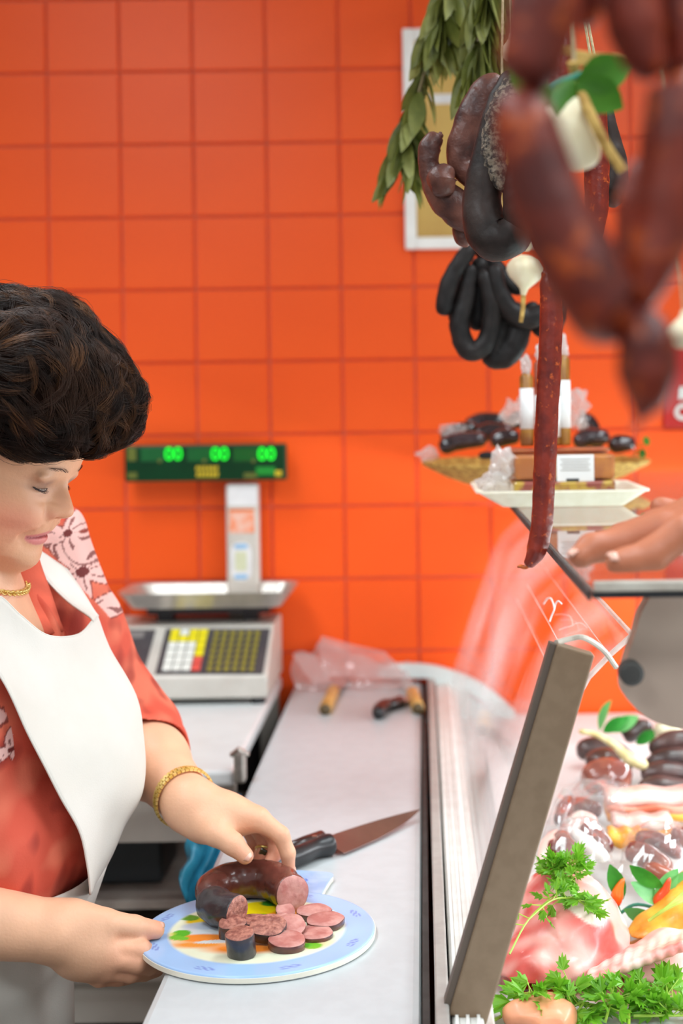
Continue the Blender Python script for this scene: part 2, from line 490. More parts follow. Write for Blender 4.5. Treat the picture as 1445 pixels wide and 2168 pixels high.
# red and white sign at the right edge
t = thing('wall_sign', 'red sign with white lettering on the orange wall at the right edge', 'sign', P(1480, 905, WY))
a_ = P(1402, 905, WY); b_ = P(1402, 700, WY)
M_red = mat('red_sign_enamel', rgb(196, 24, 16), 0.4)
MB().box((a_.x + .13, WY - 0.006, (a_.z + b_.z) / 2), (.26, .008, b_.z - a_.z), bev=.002).build('board', M_red, t)
lb = MB()
lb.box((P(1432, 832, WY).x + .10, WY - 0.011, P(1432, 832, WY).z), (.20, .002, .026))
lb.build('white_stripe', M_white, t)
lt = MB(); c_ = P(1440, 872, WY)
for k in range(3):
    ang = np.linspace(0, 2 * np.pi, 20, endpoint=False)
    lt.tube([(c_.x + .002 + k * .05 + .013 * math.cos(q), WY - .011, c_.z + .013 * math.sin(q)) for q in list(ang) + [0]], 0.005, 6)
lt.build('white_lettering', M_white, t)

# ================================================================== STAFF WORKTOP
CT = 0.90
t = thing('service_counter', 'narrow pale grey service counter running to the orange wall beside the glass case', 'counter', (-0.14, 1.6, 0))
MB().box((-0.139, 1.66, CT - 0.02), (0.26, 2.52, 0.04), bev=0.008).build('worktop', M_top, t, smooth=False)
MB().box((-0.06, 1.66, 0.45), (0.10, 2.5, 0.80)).box((-0.06, 1.66, 0.03), (.08, 2.4, .06)).build('cabinet_side', M_grey, t)
MB().box((-0.0045, 1.66, CT - .012), (0.007, 2.52, 0.016)).build('dark_edge_strip', M_rubber, t)

# ================================================================== REFRIGERATED DISPLAY CASE
ZD = 0.83
case = thing('display_case', 'white refrigerated meat case with a slanted clear panel and a glass top shelf', 'display case', (0.4, 1.8, 0))
M_deck = mat('white_case_enamel', rgb(214, 213, 212), 0.35, rgb(206, 205, 204), 10)
MB().box((0.43, 1.84, 0.43), (0.80, 2.14, 0.72)).build('case_body', M_deck, case)
MB().box((0.43, 1.84, ZD - 0.02), (0.80, 2.14, 0.04)).build('deck', M_deck, case)
r_ = MB()
r_.box((0.004 + 0.0065, 1.86, 0.885), (0.013, 2.1, 0.05), bev=.002)
r_.build('steel_rail', mat('dull_rail', rgb(176, 172, 166), .5, rgb(168, 163, 158), 50, metal=.1), case)
r_ = MB().box((0.034, 1.86, 0.872), (0.030, 2.1, 0.052), bev=.003)
for k in range(3): r_.box((0.024 + k * .010, 1.86, 0.8995), (0.003, 2.1, 0.003))
r_.build('white_rail', M_white, case)
MB().box((0.055, 1.86, 0.8675), (0.010, 2.1, 0.035), bev=.002).build('channel_lip', M_alu, case)
# slanted clear panel with a folded top flange: section in XZ, swept along Y
sec = [(0.047, 0.894), (0.093, 1.03), (0.141, 1.165), (0.1595, 1.197), (0.1805, 1.2185), (0.203, 1.238)]
sec = [(x, z) for x, z in sec]
th = 0.005
def swept(name, section, y0, y1, thick, m, parent, nseg=1):
    s = np.array(section); d = np.gradient(s, axis=0); nn = np.stack([d[:, 1], -d[:, 0]], 1); nn /= np.linalg.norm(nn, axis=1)[:, None]
    a = s + nn * thick / 2; b = s - nn * thick / 2; ring = np.vstack([a, b[::-1]]); n = len(ring)
    V = [(x, y0, z) for x, z in ring] + [(x, y1, z) for x, z in ring]
    Fc = [(i, (i + 1) % n, n + (i + 1) % n, n + i) for i in range(n)]
    h = len(a)
    for i in range(h - 1):
        Fc.append((i, i + 1, n - 2 - i, n - 1 - i)[::-1]); Fc.append(tuple(n + q for q in (i, i + 1, n - 2 - i, n - 1 - i)))
    return mesh_from(name, V, Fc, m, parent, smooth=False)
M_pane = mat_pane('acrylic_sheet', (0.975, 0.965, 0.96, 1), 0.05, 0.50, 5.5, haze=0.15, rough=0.03, hazecol=(0.95, 0.90, 0.89, 1), dust_scale=4.0)
pan = swept('clear_panel', sec, 1.40, 2.90, th, M_pane, case)
pan['label'] = 'clear acrylic panel, scratched and hazy, with a folded top flange'
M_edge = mat('acrylic_edge_and_glints', rgb(240, 226, 220), 0.15, rgb(232, 214, 208), 60, transl=0.5)
e_ = MB()
for i in range(len(sec) - 1):
    a_, b_ = Vector((sec[i][0], 1.397, sec[i][1])), Vector((sec[i + 1][0], 1.397, sec[i + 1][1]))
    e_.tube([a_, b_], 0.0028, 6)
e_.tube([(sec[-1][0], 1.397, sec[-1][1]), (sec[-1][0], 2.9, sec[-1][1])], 0.0026, 6)
e_.tube([(sec[2][0], 1.4, sec[2][1]), (sec[2][0], 2.2, sec[2][1])], 0.0008, 5).tube([(sec[4][0], 1.4, sec[4][1]), (sec[4][0], 2.2, sec[4][1])], 0.0006, 5)  # thin pale tubes along both folds: highlights put in as shape and colour
e_.build('panel_edge_and_fold_glints', M_edge, case)
# chalky finger mark on the panel (writing-like smear)
fm = MB()
def on_panel(px, py):
    # where the view ray through the pixel meets the middle plane of the sheet
    a = np.array([0.047, 0.894]); b = np.array([0.141, 1.165]); d = b - a; nrm = np.array([d[1], -d[0]]) / np.linalg.norm(d)
    r = P(px, py, 1.0) - Vector((0, 0, ZC)); o = np.array([0, ZC])
    tt = ((a - o) @ nrm) / (np.array([r.x, r.z]) @ nrm)
    q = Vector((0, 0, ZC)) + r * tt
    return q + Vector((-nrm[0], 0, -nrm[1])) * 0.0032
for st in ([(1155, 1280), (1162, 1270), (1170, 1268), (1176, 1280), (1178, 1290)], [(1194, 1280), (1186, 1274), (1180, 1282), (1178, 1292), (1172, 1306), (1168, 1318)],
           [(1120, 1240), (1140, 1275), (1160, 1310), (1186, 1358)]):
    q = catmull([on_panel(*s_) for s_ in st], 14); fm.tube(q, 0.0010 if len(st) > 4 else 0.0003, 5)
M_smear = mat('white_smear', rgb(246, 240, 238), 0.8)
fm.build('chalky_smear', M_smear, case)
# end bar at the near end of the sheet
bt = P(1216, 1372, 1.33); bb = P(986, 2150, 1.33); bb.z = 0.895; bb.x = 0.0335
dv = (bt - bb); ln = dv.length; dv.normalize(); side = Vector((dv.z, 0, -dv.x))
rot = Matrix((side, Vector((0, 1, 0)), dv)).transposed()
M_bar = mat('bronze_grey_bar', rgb(132, 110, 88), 0.42, rgb(126, 104, 82), 70, metal=0.15)
b_ = MB().box(bt * .5 + bb * .5, (0.0365, 0.022, ln), rot=rot, bev=0.002)
b_.build('end_bar', M_bar, case)
M_barside = mat('bar_rubber_side', rgb(96, 82, 72), 0.6)
MB().box((bt + bb) * .5 - side * 0.0215, (0.006, 0.016, ln * .995), rot=rot).build('bar_gasket', M_barside, case)
cl = MB(); q = catmull([bt - side * .018 + Vector((0, 0, .0)), P(1205, 1353, 1.345), P(1235, 1350, 1.35), P(1275, 1375, 1.37), P(1303, 1412, 1.39)], 20)
cl.tube(q, 0.0028, 8)
cl.build('panel_clip', mat('dull_clip', rgb(186, 176, 164), .45, rgb(176, 166, 154), 60), case)
# glass top shelf
ZS = 1.325
M_glass = mat_pane('shelf_glass', (0.90, 0.94, 0.92, 1), 0.06, 0.9, 3.6, haze=0.03, rough=0.01)
xs0 = 0.128; yn = 1.088
MB().box((xs0 + 0.33, (yn + 2.9) / 2, ZS - 0.004), (0.66, 2.9 - yn, 0.008)).build('top_shelf', M_glass, case)
M_gedge = mat('green_glass_edge', rgb(196, 190, 178), 0.2, rgb(176, 166, 154), 30)
MB().box((xs0 + 0.33, yn - 0.006, ZS + 0.002), (0.66, 0.010, 0.008), bev=0.0015).build('shelf_trim', M_gedge, case)
MB().box((xs0 + 0.33, yn - 0.004, ZS - 0.0045), (0.66, 0.012, 0.0045)).build('shelf_dark_strip', M_dark, case)  # thin dark strip below the front trim
MB().box((xs0 - 0.002, (yn + 2.9) / 2, ZS - 0.006), (0.0022, 2.9 - yn, 0.007)).build('shelf_side_gasket', M_rubber, case)
po = MB()
for py_ in (1.6, 2.75): po.box((0.72, py_, (ZD + ZS) / 2), (0.03, 0.03, ZS - ZD - .008))
po.build('shelf_post', M_steel, case)
MB().box((0.80, 1.84, 1.06), (0.008, 2.1, 0.52)).build('front_glass', mat_pane('front_glass', (0.97, 0.98, 0.97, 1)), case)
ec = catmull([P(*q, 2.895) for q in ((802, 1436), (806, 1416), (850, 1406), (920, 1411), (985, 1432), (1045, 1466), (1090, 1508))], 30).tolist()
ec += [list(P(1090, 1530, 2.895)), list(P(905, 1530, 2.895)), list(P(905, 1436, 2.895))]
MB().prism(ec, (0, 0.02, 0)).build('end_cap', mat('pale_end_cap', rgb(222, 228, 226), .4, rgb(214, 221, 219), 12), case)
MB().tube([(0.735, 0.98, 1.185), (0.735, 2.84, 1.185)], 0.014, 14).build('lamp_tube', mat_emit('fluorescent_tube', (0.9, 0.97, 1, 1), 3.0), case)
MB().box((0.765, 1.9, 1.185), (0.03, 1.9, 0.05), bev=.004).build('lamp_housing', M_white, case)
# grey curved end panel with its dark knob
pp = [(1378, 1262), (1356, 1300), (1342, 1350), (1328, 1390), (1316, 1440), (1320, 1470), (1340, 1495), (1366, 1518), (1400, 1534), (1450, 1545), (1560, 1552), (1900, 1560), (1900, 1262)]
ol = catmull([P(x, y, 1.16) for x, y in pp[:11]], 40).tolist() + [list(P(x, y, 1.16)) for x, y in pp[11:]]
MB().prism(ol, (0, 0.025, 0)).build('end_panel', mat('taupe_end_panel', rgb(172, 150, 136), 0.5, rgb(166, 144, 130), 6), case)
kn = P(1330, 1418, 1.15)
MB().tube([kn, kn + Vector((0, -0.004, 0)), kn + Vector((0, -0.018, 0)), kn + Vector((0, -0.02, 0))], [0.0085, 0.0098, 0.0098, 0.007], 24).build('knob', M_rubber, case)

# ================================================================== PREP TABLE AT THE LEFT
TT = 0.915
tb = thing('prep_table', 'white topped preparation table under the scale with open dark shelves', 'table', (-0.8, 2.5, 0))
yf = PZ(430, 1632, TT).y
M_ttop = mat('white_enamel_top', rgb(222, 226, 226), 0.3, rgb(217, 220, 220), 18)
MB().box((-0.93, (yf + 2.915) / 2, TT - 0.0125), (1.27, 2.915 - yf, 0.025), bev=0.006).build('tabletop', M_ttop, tb)
M_tfront = mat('grey_beige_panel', rgb(186, 178, 168), 0.55, rgb(178, 170, 160), 14)
MB().box((-0.93, yf + 0.035, TT - 0.07), (1.25, 0.02, 0.09)).build('apron_panel', M_tfront, tb)
MB().box((-0.93, 2.90, 0.45), (1.25, 0.02, 0.85)).box((-1.55, 2.5, .45), (.02, .8, .85)).build('back_panel', mat('dark_cavity_panel', rgb(46, 38, 36), 0.7), tb)
lg = None
for k, (x_, y_) in enumerate(((-0.315, yf + .04), (-1.53, yf + .04), (-0.315, 2.86), (-1.53, 2.86))):
    MB().box((x_, y_, 0.445), (0.035, 0.035, 0.89)).build('leg', M_tfront, tb)
M_shelf = mat('worn_shelf_board', rgb(170, 158, 148), 0.6, rgb(140, 126, 118), 12)
z1 = P(300, 1912, yf + .06).z
MB().box((-0.93, yf + 0.36, z1), (1.19, 0.62, 0.012)).build('shelf', M_shelf, tb)
z2 = P(250, 2050, yf + .02).z
MB().box((-0.93, yf + 0.34, z2), (1.19, 0.66, 0.035)).build('shelf', M_shelf, tb)
z3 = P(250, 2110, yf + .02).z
MB().box((-0.93, yf + 0.03, (z3 + z2) / 2 - .03), (1.19, 0.02, z2 - z3 + .02)).build('drawer_front', M_tfront, tb)
br = P(508, 1622, yf - .002)
MB().box((br.x, br.y, br.z), (0.018, 0.022, 0.05), bev=.005).tube([br + Vector((-.012, -.004, .018)), br + Vector((0, -.016, .03)), br + Vector((.012, -.004, .018))], .004, 8).build('corner_bracket', M_steel, tb)
bx = P(290, 1850, yf + .2)
t = thing('storage_box', 'dark blue grey box on the shelf under the preparation table', 'box', (bx.x, bx.y, z1 + .006))
MB().box((bx.x - .03, bx.y, z1 + .006 + .045), (0.17, 0.14, 0.09), bev=.006).build('tub', mat('slate_plastic', rgb(52, 58, 62), 0.5), t)
MB().box((bx.x - .03, bx.y, z1 + .006 + .094), (0.18, 0.15, 0.008), bev=.003).build('lid', M_dark, t)

# blue bag hanging at the side of the counter
M_blue = mat('thin_blue_plastic', rgb(70, 176, 208), 0.3, rgb(40, 140, 178), 14, transl=0.3, bump=0.4, bscale=30)
rows = []
top = [P(482, 1688, 1.93), P(505, 1690, 1.95)]
for (l, r_, yy, n_) in (((470, 1700), (512, 1690), 1.95, 0), ((425, 1745), (500, 1745), 1.93, 1), ((392, 1790), (488, 1800), 1.90, 2), ((388, 1850), (470, 1860), 1.88, 3), ((394, 1905), (455, 1910), 1.87, 4), ((400, 1960), (440, 1960), 1.87, 5)):
    a_, b_ = P(*l, yy), P(*r_, yy + .03); rows.append([a_ * (1 - q) + b_ * q + Vector((0, 0.018 * math.sin(q * 9 + n_ * 1.3), 0)) for q in np.linspace(0, 1, 7)])
v_, f_ = loft(rows, 26, 30)
v_[:, 1] += .008 * vnoise(v_, 11, 3) + .004 * vnoise(v_, 30, 4); v_[:, 0] += .004 * vnoise(v_, 18, 6)
o = mesh_from('blue_bag', v_, f_, M_blue); solidify(o, 0.0012)
tag(o, 'crumpled blue plastic bag hanging at the side of the grey counter', 'bag')

# ================================================================== SCALE
ys = PZ(560, 1492, TT).y
sc = thing('shop_scale', 'grey electronic shop scale with keypad, steel tray and green display on a pole', 'scale', (P(400, 1480, ys).x, ys + .1, TT))
xl = P(150, 1440, ys).x; xr = P(566, 1440, ys).x
zb = P(560, 1478, ys).z; zf = P(560, 1432, ys).z
yk = ys + 0.115
ztop = P(560, 1322, yk).z
M_body = mat('warm_grey_enamel', rgb(206, 201, 192), 0.4, rgb(199, 193, 184), 20, metal=0.1)
xr2 = P(580, 1322, yk).x
sec_ = [(ys, zb), (ys, zf), (yk, ztop), (2.90, ztop), (2.90, zb)]
v_ = [(xl, y, z) for y, z in sec_] + [(xr, ys, zb), (xr, ys, zf), (xr2, yk, ztop), (xr2, 2.90, ztop), (xr2, 2.90, zb)]
f_ = [(0, 1, 2, 3, 4)] + [(5, 9, 8, 7, 6)] + [(i, 5 + i, 5 + (i + 1) % 5, (i + 1) % 5) for i in range(5)]
bo = mesh_from('body', v_, f_, M_body, sc, smooth=False)
md = bo.modifiers.new('bev', 'BEVEL'); md.width = 0.004; md.segments = 2
for x_ in (xl + .03, xr - .02):
    for y_ in (ys + .02, 2.87):
        MB().tube([(x_, y_, TT), (x_, y_, TT + .006), (x_, y_, zb + .002)], [.014, .014, .010], 14).build('foot', M_dark, sc)
# sloping keypad plane
def kp(px, py):      # point of the sloping face seen at a pixel
    r = P(px, py, 1.0) - Vector((0, 0, ZC)); n = Vector((0, -(ztop - zf), yk - ys)); a = Vector((0, ys, zf))
    tt = (a - Vector((0, 0, ZC))).dot(n) / r.dot(n); return Vector((0, 0, ZC)) + r * tt
kn_ = Vector((0, -(ztop - zf), yk - ys)).normalized()
def plate_on(pts, d0, d1, m, name, parent):
    return MB().prism([kp(*p) + kn_ * d0 for p in pts], kn_ * (d1 - d0)).build(name, m, parent)
M_kbd = mat('charcoal_keypad_film', rgb(74, 70, 72), 0.4, rgb(66, 62, 66), 30)
kb = plate_on([(328, 1428), (556, 1428), (572, 1332), (352, 1332)], -.001, .0015, M_kbd, 'keypad', sc)
plate_on([(120, 1428), (304, 1428), (330, 1334), (150, 1334)], -.001, .0015, M_kbd, 'side_panel', sc)
plate_on([(255, 1352), (303, 1352), (307, 1338), (257, 1338)], .0015, .002, mat('grey_print', rgb(128, 122, 120), .6), 'side_panel_print', sc)
K_y = mat('yellow_key', rgb(240, 224, 20), 0.4); K_w = mat('white_key', rgb(232, 234, 226), 0.4); K_r = mat('red_key', rgb(226, 88, 76), 0.4)
K_o = mat('olive_key', rgb(150, 138, 44), 0.5)
def kq(u, v):        # u,v in 0..1 over the keypad face
    l = np.array([328, 1428]) * (1 - v) + np.array([352, 1332]) * v; r = np.array([556, 1428]) * (1 - v) + np.array([572, 1332]) * v
    return tuple(l * (1 - u) + r * u)
def key(u0, u1, v0, v1, m):
    g = .006; plate_on([kq(u0 + g, v0 + g * 1.6), kq(u1 - g, v0 + g * 1.6), kq(u1 - g, v1 - g * 1.6), kq(u0 + g, v1 - g * 1.6)], .0016, .0045, m, 'key', kb)
uu = [.055, .145, .235, .325, .415]; vv = [.05, .21, .37, .53, .69, .83, .97]
for j in range(6):
    for i in range(4):
        m_ = K_w if (j < 4 and i < 3) else K_r if (i == 3 and j < 2) else K_y
        if j == 5 and i == 1: m_ = K_w
        key(uu[i], uu[i + 1], vv[j], vv[j + 1], m_)
for j in range(7):
    for i in range(6):
        key(.47 + i * .078, .47 + i * .078 + .055, .05 + j * .13, .05 + j * .13 + .10, K_o)
# tray
yt0 = ys + .09; yt1 = 2.905
M_tray = mat('tray_steel', rgb(205, 198, 190), 0.3, rgb(192, 186, 178), 40, metal=0.6)
zt = P(430, 1282, yt0 + .03).z
pl = [P(243, 1265, yt0), P(618, 1265, yt0)]
def rrect(x0, x1, y0, y1, z, r, n=6):
    out = []
    for cx, cy, a0 in ((x1 - r, y1 - r, 0), (x0 + r, y1 - r, 90), (x0 + r, y0 + r, 180), (x1 - r, y0 + r, 270)):
        for k in range(n): a = math.radians(a0 + 90 * k / (n - 1)); out.append((cx + r * math.cos(a), cy + r * math.sin(a), z))
    return out
x0_, x1_ = pl[0].x, pl[1].x
rings = [rrect(x0_ + .025, x1_ - .025, yt0 + .02, yt1 - .01, zt - .004, .02), rrect(x0_ + .003, x1_ - .003, yt0, yt1, zt + .024, .035), rrect(x0_, x1_, yt0 - .004, yt1, zt + .028, .036),
         rrect(x0_ + .006, x1_ - .006, yt0 + .004, yt1 - .004, zt + .025, .034), rrect(x0_ + .028, x1_ - .028, yt0 + .025, yt1 - .015, zt + .002, .02)]
n_ = len(rings[0]); v_ = [p for r in rings for p in r]; f_ = grid_faces(5, n_, True) + [tuple(range(n_))[::-1], tuple(4 * n_ + i for i in range(n_))]
mesh_from('weighing_tray', v_, f_, M_tray, sc, smooth=False)
MB().box(((x0_ + x1_) / 2, (yt0 + yt1) / 2 + .02, zt - .012), (0.24, 0.10, 0.016)).box(((x0_ + x1_) / 2 + .08, (yt0 + yt1) / 2 + .02, (zt + ztop) / 2 - .008), (0.03, 0.05, zt - ztop - .004)).box(((x0_ + x1_) / 2 - .09, (yt0 + yt1) / 2 + .02, (zt + ztop) / 2 - .008), (0.03, 0.05, zt - ztop - .004)).build('tray_support', M_dark, sc)
# pole and display
yp = 2.895
pa, pb = P(482, 1250, yp), P(548, 1022, yp)
MB().box(((pa.x + pb.x) / 2, yp, (ztop + pb.z) / 2), (pb.x - pa.x, 0.03, pb.z - ztop), bev=.006).build('pole', mat('pole_enamel', rgb(212, 206, 196), .4), sc)
def sticker(x0, y0, x1, y1, m, name, r=.004, dd=0.0):
    a, b = P(x0, y1, yp), P(x1, y0, yp)
    o = rrect(a.x, b.x, 0, 1, 0, .001)
    pts = []
    for cx, cz, a0 in ((b.x - r, b.z - r, 0), (a.x + r, b.z - r, 90), (a.x + r, a.z + r, 180), (b.x - r, a.z + r, 270)):
        for k in range(6): q = math.radians(a0 + 18 * k); pts.append((cx + r * math.cos(q), yp - .0152 - dd, cz + r * math.sin(q)))
    return MB().prism(pts, (0, -.0008, 0)).build(name, m, sc)
sticker(484, 1026, 546, 1070, M_paper, 'white_label'); sticker(487, 1078, 540, 1128, mat('pink_label', rgb(244, 196, 176), .6, rgb(246, 150, 110), 60), 'pink_label')
sticker(487, 1076, 540, 1082, mat('orange_strip', rgb(242, 120, 40), .6), 'orange_strip', .001, .001)
sticker(490, 1146, 534, 1228, M_paper, 'oval_label', .018); sticker(498, 1150, 526, 1160, mat('blue_print', rgb(150, 196, 232), .6), 'blue_print', .004, .001); sticker(498, 1214, 526, 1224, bpy.data.materials['blue_print'], 'blue_print', .004, .001)
sticker(500, 1166, 524, 1206, mat('print_lines', rgb(222, 226, 190), .6), 'print_lines', .004, .001)
yd = 2.865
a_, b_ = P(264, 1021, yd), P(605, 939, yd); zc_ = (a_.z + b_.z) / 2
M_disp = mat('green_display_plastic', rgb(2, 56, 26), 0.35, rgb(1, 44, 20), 8, spec=.25)
MB().box(((a_.x + b_.x) / 2, yd + .014, zc_), (b_.x - a_.x, .028, b_.z - a_.z), bev=.004).build('display', M_disp, sc)
rr_ = lambda x0, y0, x1, y1: ((P(x0, y1, yd)), (P(x1, y0, yd)))
M_wind = mat('display_window', rgb(4, 92, 36), 0.2); M_ylp = mat('yellow_print', rgb(206, 178, 28), .5); M_olp = mat('olive_print', rgb(96, 104, 30), .5)
for x0, x1 in ((298, 384), (396, 480), (494, 582)):
    a, b = rr_(x0, 947, x1, 977); MB().box(((a.x + b.x) / 2, yd - .0005, (a.z + b.z) / 2), (b.x - a.x, .001, b.z - a.z)).build('display_window', M_wind, sc)
M_led = mat_emit('green_led', (0.0, 0.85, 0.02, 1), 0.9)
def text_mesh(s, loc, size, m, name, parent, depth=.0006, shear=0.0, align='LEFT', rot=(math.pi / 2, 0, 0)):
    c = bpy.data.curves.new(name, 'FONT'); c.body = s; c.size = size; c.extrude = depth; c.shear = shear; c.align_x = align
    o = bpy.data.objects.new(name, c); COL.objects.link(o); bpy.context.view_layer.update()
    me = bpy.data.meshes.new_from_object(o.evaluated_get(bpy.context.evaluated_depsgraph_get()))
    bpy.data.objects.remove(o)
    R = Matrix.Translation(loc) @ __import__('mathutils').Euler(rot).to_matrix().to_4x4()
    me.transform(R); me.name = name
    return link_mesh(name, me, m, parent)
for x0 in (348, 446, 545):
    a = P(x0, 974, yd - .002)
    text_mesh('00', a, .0365, M_led, 'digits', sc, depth=.0008)
for k, x0 in enumerate((338, 432, 536)):
    a = P(x0, 976, yd - .0015); MB().tube([a, a + Vector((0, -.001, 0))], .004, 12).build('unit_mark', M_olp, sc)
v_ = [P(411, 986, yd - .0006), P(464, 985, yd - .0006), P(456, 1012, yd - .0006), P(416, 1013, yd - .0006)]
# blurred slanted yellow lettering under the middle window
lw = MB()
for row, (y0, y1) in enumerate(((987, 996), (999, 1010))):
    for k in range(6):
        xa = 414 + k * 8 + row; q = [P(xa, y1, yd - .0006), P(xa + 6, y1, yd - .0006), P(xa + 7.5, y0, yd - .0006), P(xa + 1.5, y0, yd - .0006)]
        lw.prism(q, (0, -.0008, 0))
lw.build('yellow_lettering', M_ylp, sc)
for (x0, y0, x1, y1, m) in ((270, 948, 288, 976, M_olp), (270, 1000, 290, 1014, M_olp), (516, 1001, 544, 1012, M_olp), (582, 996, 596, 1008, M_ylp), (542, 988, 582, 1006, mat('lit_green_print', rgb(10, 140, 40), .4))):
    a, b = rr_(x0, y0, x1, y1); MB().box(((a.x + b.x) / 2, yd - .0006, (a.z + b.z) / 2), (b.x - a.x, .0012, b.z - a.z)).build('printed_mark', m, sc)

# ================================================================== HANGING RAIL
ZR = 2.35
t = thing('hanging_rail', 'steel rail under the ceiling from which the sausages hang', 'rail', (0.11, 1.4, ZR))
MB().tube([(0.11, 0.2, ZR), (0.11, 2.7, ZR)], 0.012, 14).build('rod', M_steel, t)
for y_ in (0.3, 1.3, 2.6):
    MB().tube([(0.11, y_, ZR + .01), (0.11, y_, 2.80)], 0.006, 8).build('drop_rod', M_steel, t)
M_string = mat('butcher_string', rgb(206, 188, 150), 0.8, rgb(180, 160, 120), 200)
def string(p, parent, r=.0016, to=None):
    p = Vector(p); q = Vector(to) if to is not None else Vector((0.11, p.y, ZR - .012))
    MB().tube([p, p * .5 + q * .5, q], r, 6).build('string', M_string, parent)

# ------------------------------------------------------------------ sausages
def mat_chorizo(name, base, dark, fleck, flsc=26.0, amt=0.63, rough=0.33):
    m = bpy.data.materials.new(name); m.use_nodes = True; nt = m.node_tree; b = nt.nodes['Principled BSDF']
    tc = nt.nodes.new('ShaderNodeTexCoord')
    n1 = nt.nodes.new('ShaderNodeTexNoise'); n1.inputs['Scale'].default_value = flsc; n1.inputs['Detail'].default_value = 2
    n2 = nt.nodes.new('ShaderNodeTexNoise'); n2.inputs['Scale'].default_value = flsc * 2.6; n2.inputs['Detail'].default_value = 3
    for n in (n1, n2): nt.links.new(tc.outputs['Object'], n.inputs['Vector'])
    r1 = nt.nodes.new('ShaderNodeValToRGB'); r1.color_ramp.elements[0].position = .35; r1.color_ramp.elements[0].color = dark
    r1.color_ramp.elements[1].position = .62; r1.color_ramp.elements[1].color = base
    r2 = nt.nodes.new('ShaderNodeMapRange'); r2.inputs['From Min'].default_value = amt; r2.inputs['From Max'].default_value = amt + .09
    nt.links.new(n1.outputs['Fac'], r1.inputs['Fac']); nt.links.new(n2.outputs['Fac'], r2.inputs['Value'])
    mx = nt.nodes.new('ShaderNodeMix'); mx.data_type = 'RGBA'
    nt.links.new(r2.outputs[0], mx.inputs['Factor']); nt.links.new(r1.outputs[0], mx.inputs['A']); mx.inputs['B'].default_value = fleck
    nt.links.new(mx.outputs['Result'], b.inputs['Base Color'])
    b.inputs['Roughness'].default_value = rough; b.inputs['Subsurface Weight'].default_value = .06; b.inputs['Subsurface Radius'].default_value = (.01, .003, .001)
    bp = nt.nodes.new('ShaderNodeBump'); bp.inputs['Strength'].default_value = .35; bp.inputs['Distance'].default_value = .002
    nt.links.new(n2.outputs['Fac'], bp.inputs['Height']); nt.links.new(bp.outputs['Normal'], b.inputs['Normal'])
    return m
M_chor = mat_chorizo('paprika_chorizo', rgb(132, 42, 18), rgb(84, 20, 10), rgb(176, 74, 18), 34, .57, rough=.45)
M_dry = mat_chorizo('dried_thin_chorizo', rgb(132, 40, 24), rgb(96, 24, 18), rgb(190, 84, 34), 60, .60)
M_brown = mat('brown_wrinkled_casing', rgb(110, 66, 54), 0.42, rgb(60, 34, 31), 34, bump=.7, bscale=90, spec=.35, lo=.35, hi=.65)
M_black = mat('black_pudding_casing', rgb(54, 42, 38), 0.5, rgb(34, 27, 25), 26, bump=.4, bscale=60, spec=.25)
M_fray = mat('frayed_casing', rgb(128, 114, 98), 0.8, rgb(52, 44, 40), 220, bump=.9, bscale=300, lo=.42, hi=.6)
M_jet = mat('matt_black_casing', rgb(40, 35, 34), 0.5, rgb(28, 25, 25), 30, bump=.25, bscale=60, spec=.22)

# front string of thick chorizos (nearest the camera)
YC = 0.62
ch = thing('chorizo_string', 'string of thick dark red chorizos hanging close to the camera at top right', 'sausages', P(1230, -300, YC))
def link(pts, rs, name='link', m=M_chor, par=ch, n=36, seg=20, tips=(.22, .22), sd=1, bf=30, bumpy=.035):
    return sausage(name, pts, 0, m, par, seg, n, bumpy, tips, rs, seed=sd, bf=bf)
px2r = lambda w_, Y: w_ * 0.5 * Y / F
link([P(1150, -190, YC), P(1158, -80, YC), P(1150, 20, YC), P(1118, 150, YC), P(1104, 180, YC)], [px2r(130, YC), px2r(150, YC), px2r(160, YC), px2r(130, YC), px2r(64, YC)], sd=2)
link([P(1103, 186, YC), P(1112, 260, YC), P(1160, 420, YC), P(1228, 560, YC), P(1290, 660, YC), P(1342, 668, YC)], [px2r(70, YC), px2r(132, YC), px2r(158, YC), px2r(172, YC), px2r(160, YC), px2r(44, YC)], sd=3, n=46)
link([P(1343, 664, YC + .01), P(1380, 560, YC + .012), P(1408, 440, YC + .015), P(1428, 300, YC + .015), P(1430, 190, YC + .015), P(1420, 160, YC + .015)], [px2r(50, YC), px2r(120, YC), px2r(150, YC), px2r(152, YC), px2r(126, YC), px2r(60, YC)], sd=4, n=46)
link([P(1366, 330, YC + .055), P(1346, 430, YC + .055), P(1346, 540, YC + .055), P(1362, 640, YC + .05)], [px2r(60, YC), px2r(92, YC), px2r(92, YC), px2r(50, YC)], sd=10)
link([P(1352, 655, YC - .005), P(1368, 720, YC - .005), P(1372, 790, YC - .005), P(1366, 845, YC - .005), P(1352, 890, YC - .005)], [px2r(90, YC), px2r(124, YC), px2r(130, YC), px2r(92, YC), px2r(16, YC)], sd=5, tips=(.3, .3))
link([P(1352, 884, YC - .005), P(1344, 905, YC - .006), P(1330, 912, YC - .006)], [px2r(18, YC), px2r(14, YC), px2r(8, YC)], 'knot', sd=6, n=10, seg=8)
link([P(1350, -190, YC + .02), P(1335, -60, YC + .02), P(1345, 60, YC + .02), P(1380, 170, YC + .02)], [px2r(110, YC), px2r(135, YC), px2r(130, YC), px2r(70, YC)], sd=7)
link([P(1450, -160, YC + .04), P(1440, 0, YC + .04), P(1462, 130, YC + .04), P(1500, 250, YC + .04)], [px2r(140, YC)] * 3 + [px2r(80, YC)], sd=8)
link([P(1262, -200, YC + .07), P(1248, -90, YC + .07), P(1243, 0, YC + .07), P(1240, 62, YC + .07)], [px2r(80, YC), px2r(100, YC), px2r(95, YC), px2r(40, YC)], sd=9)
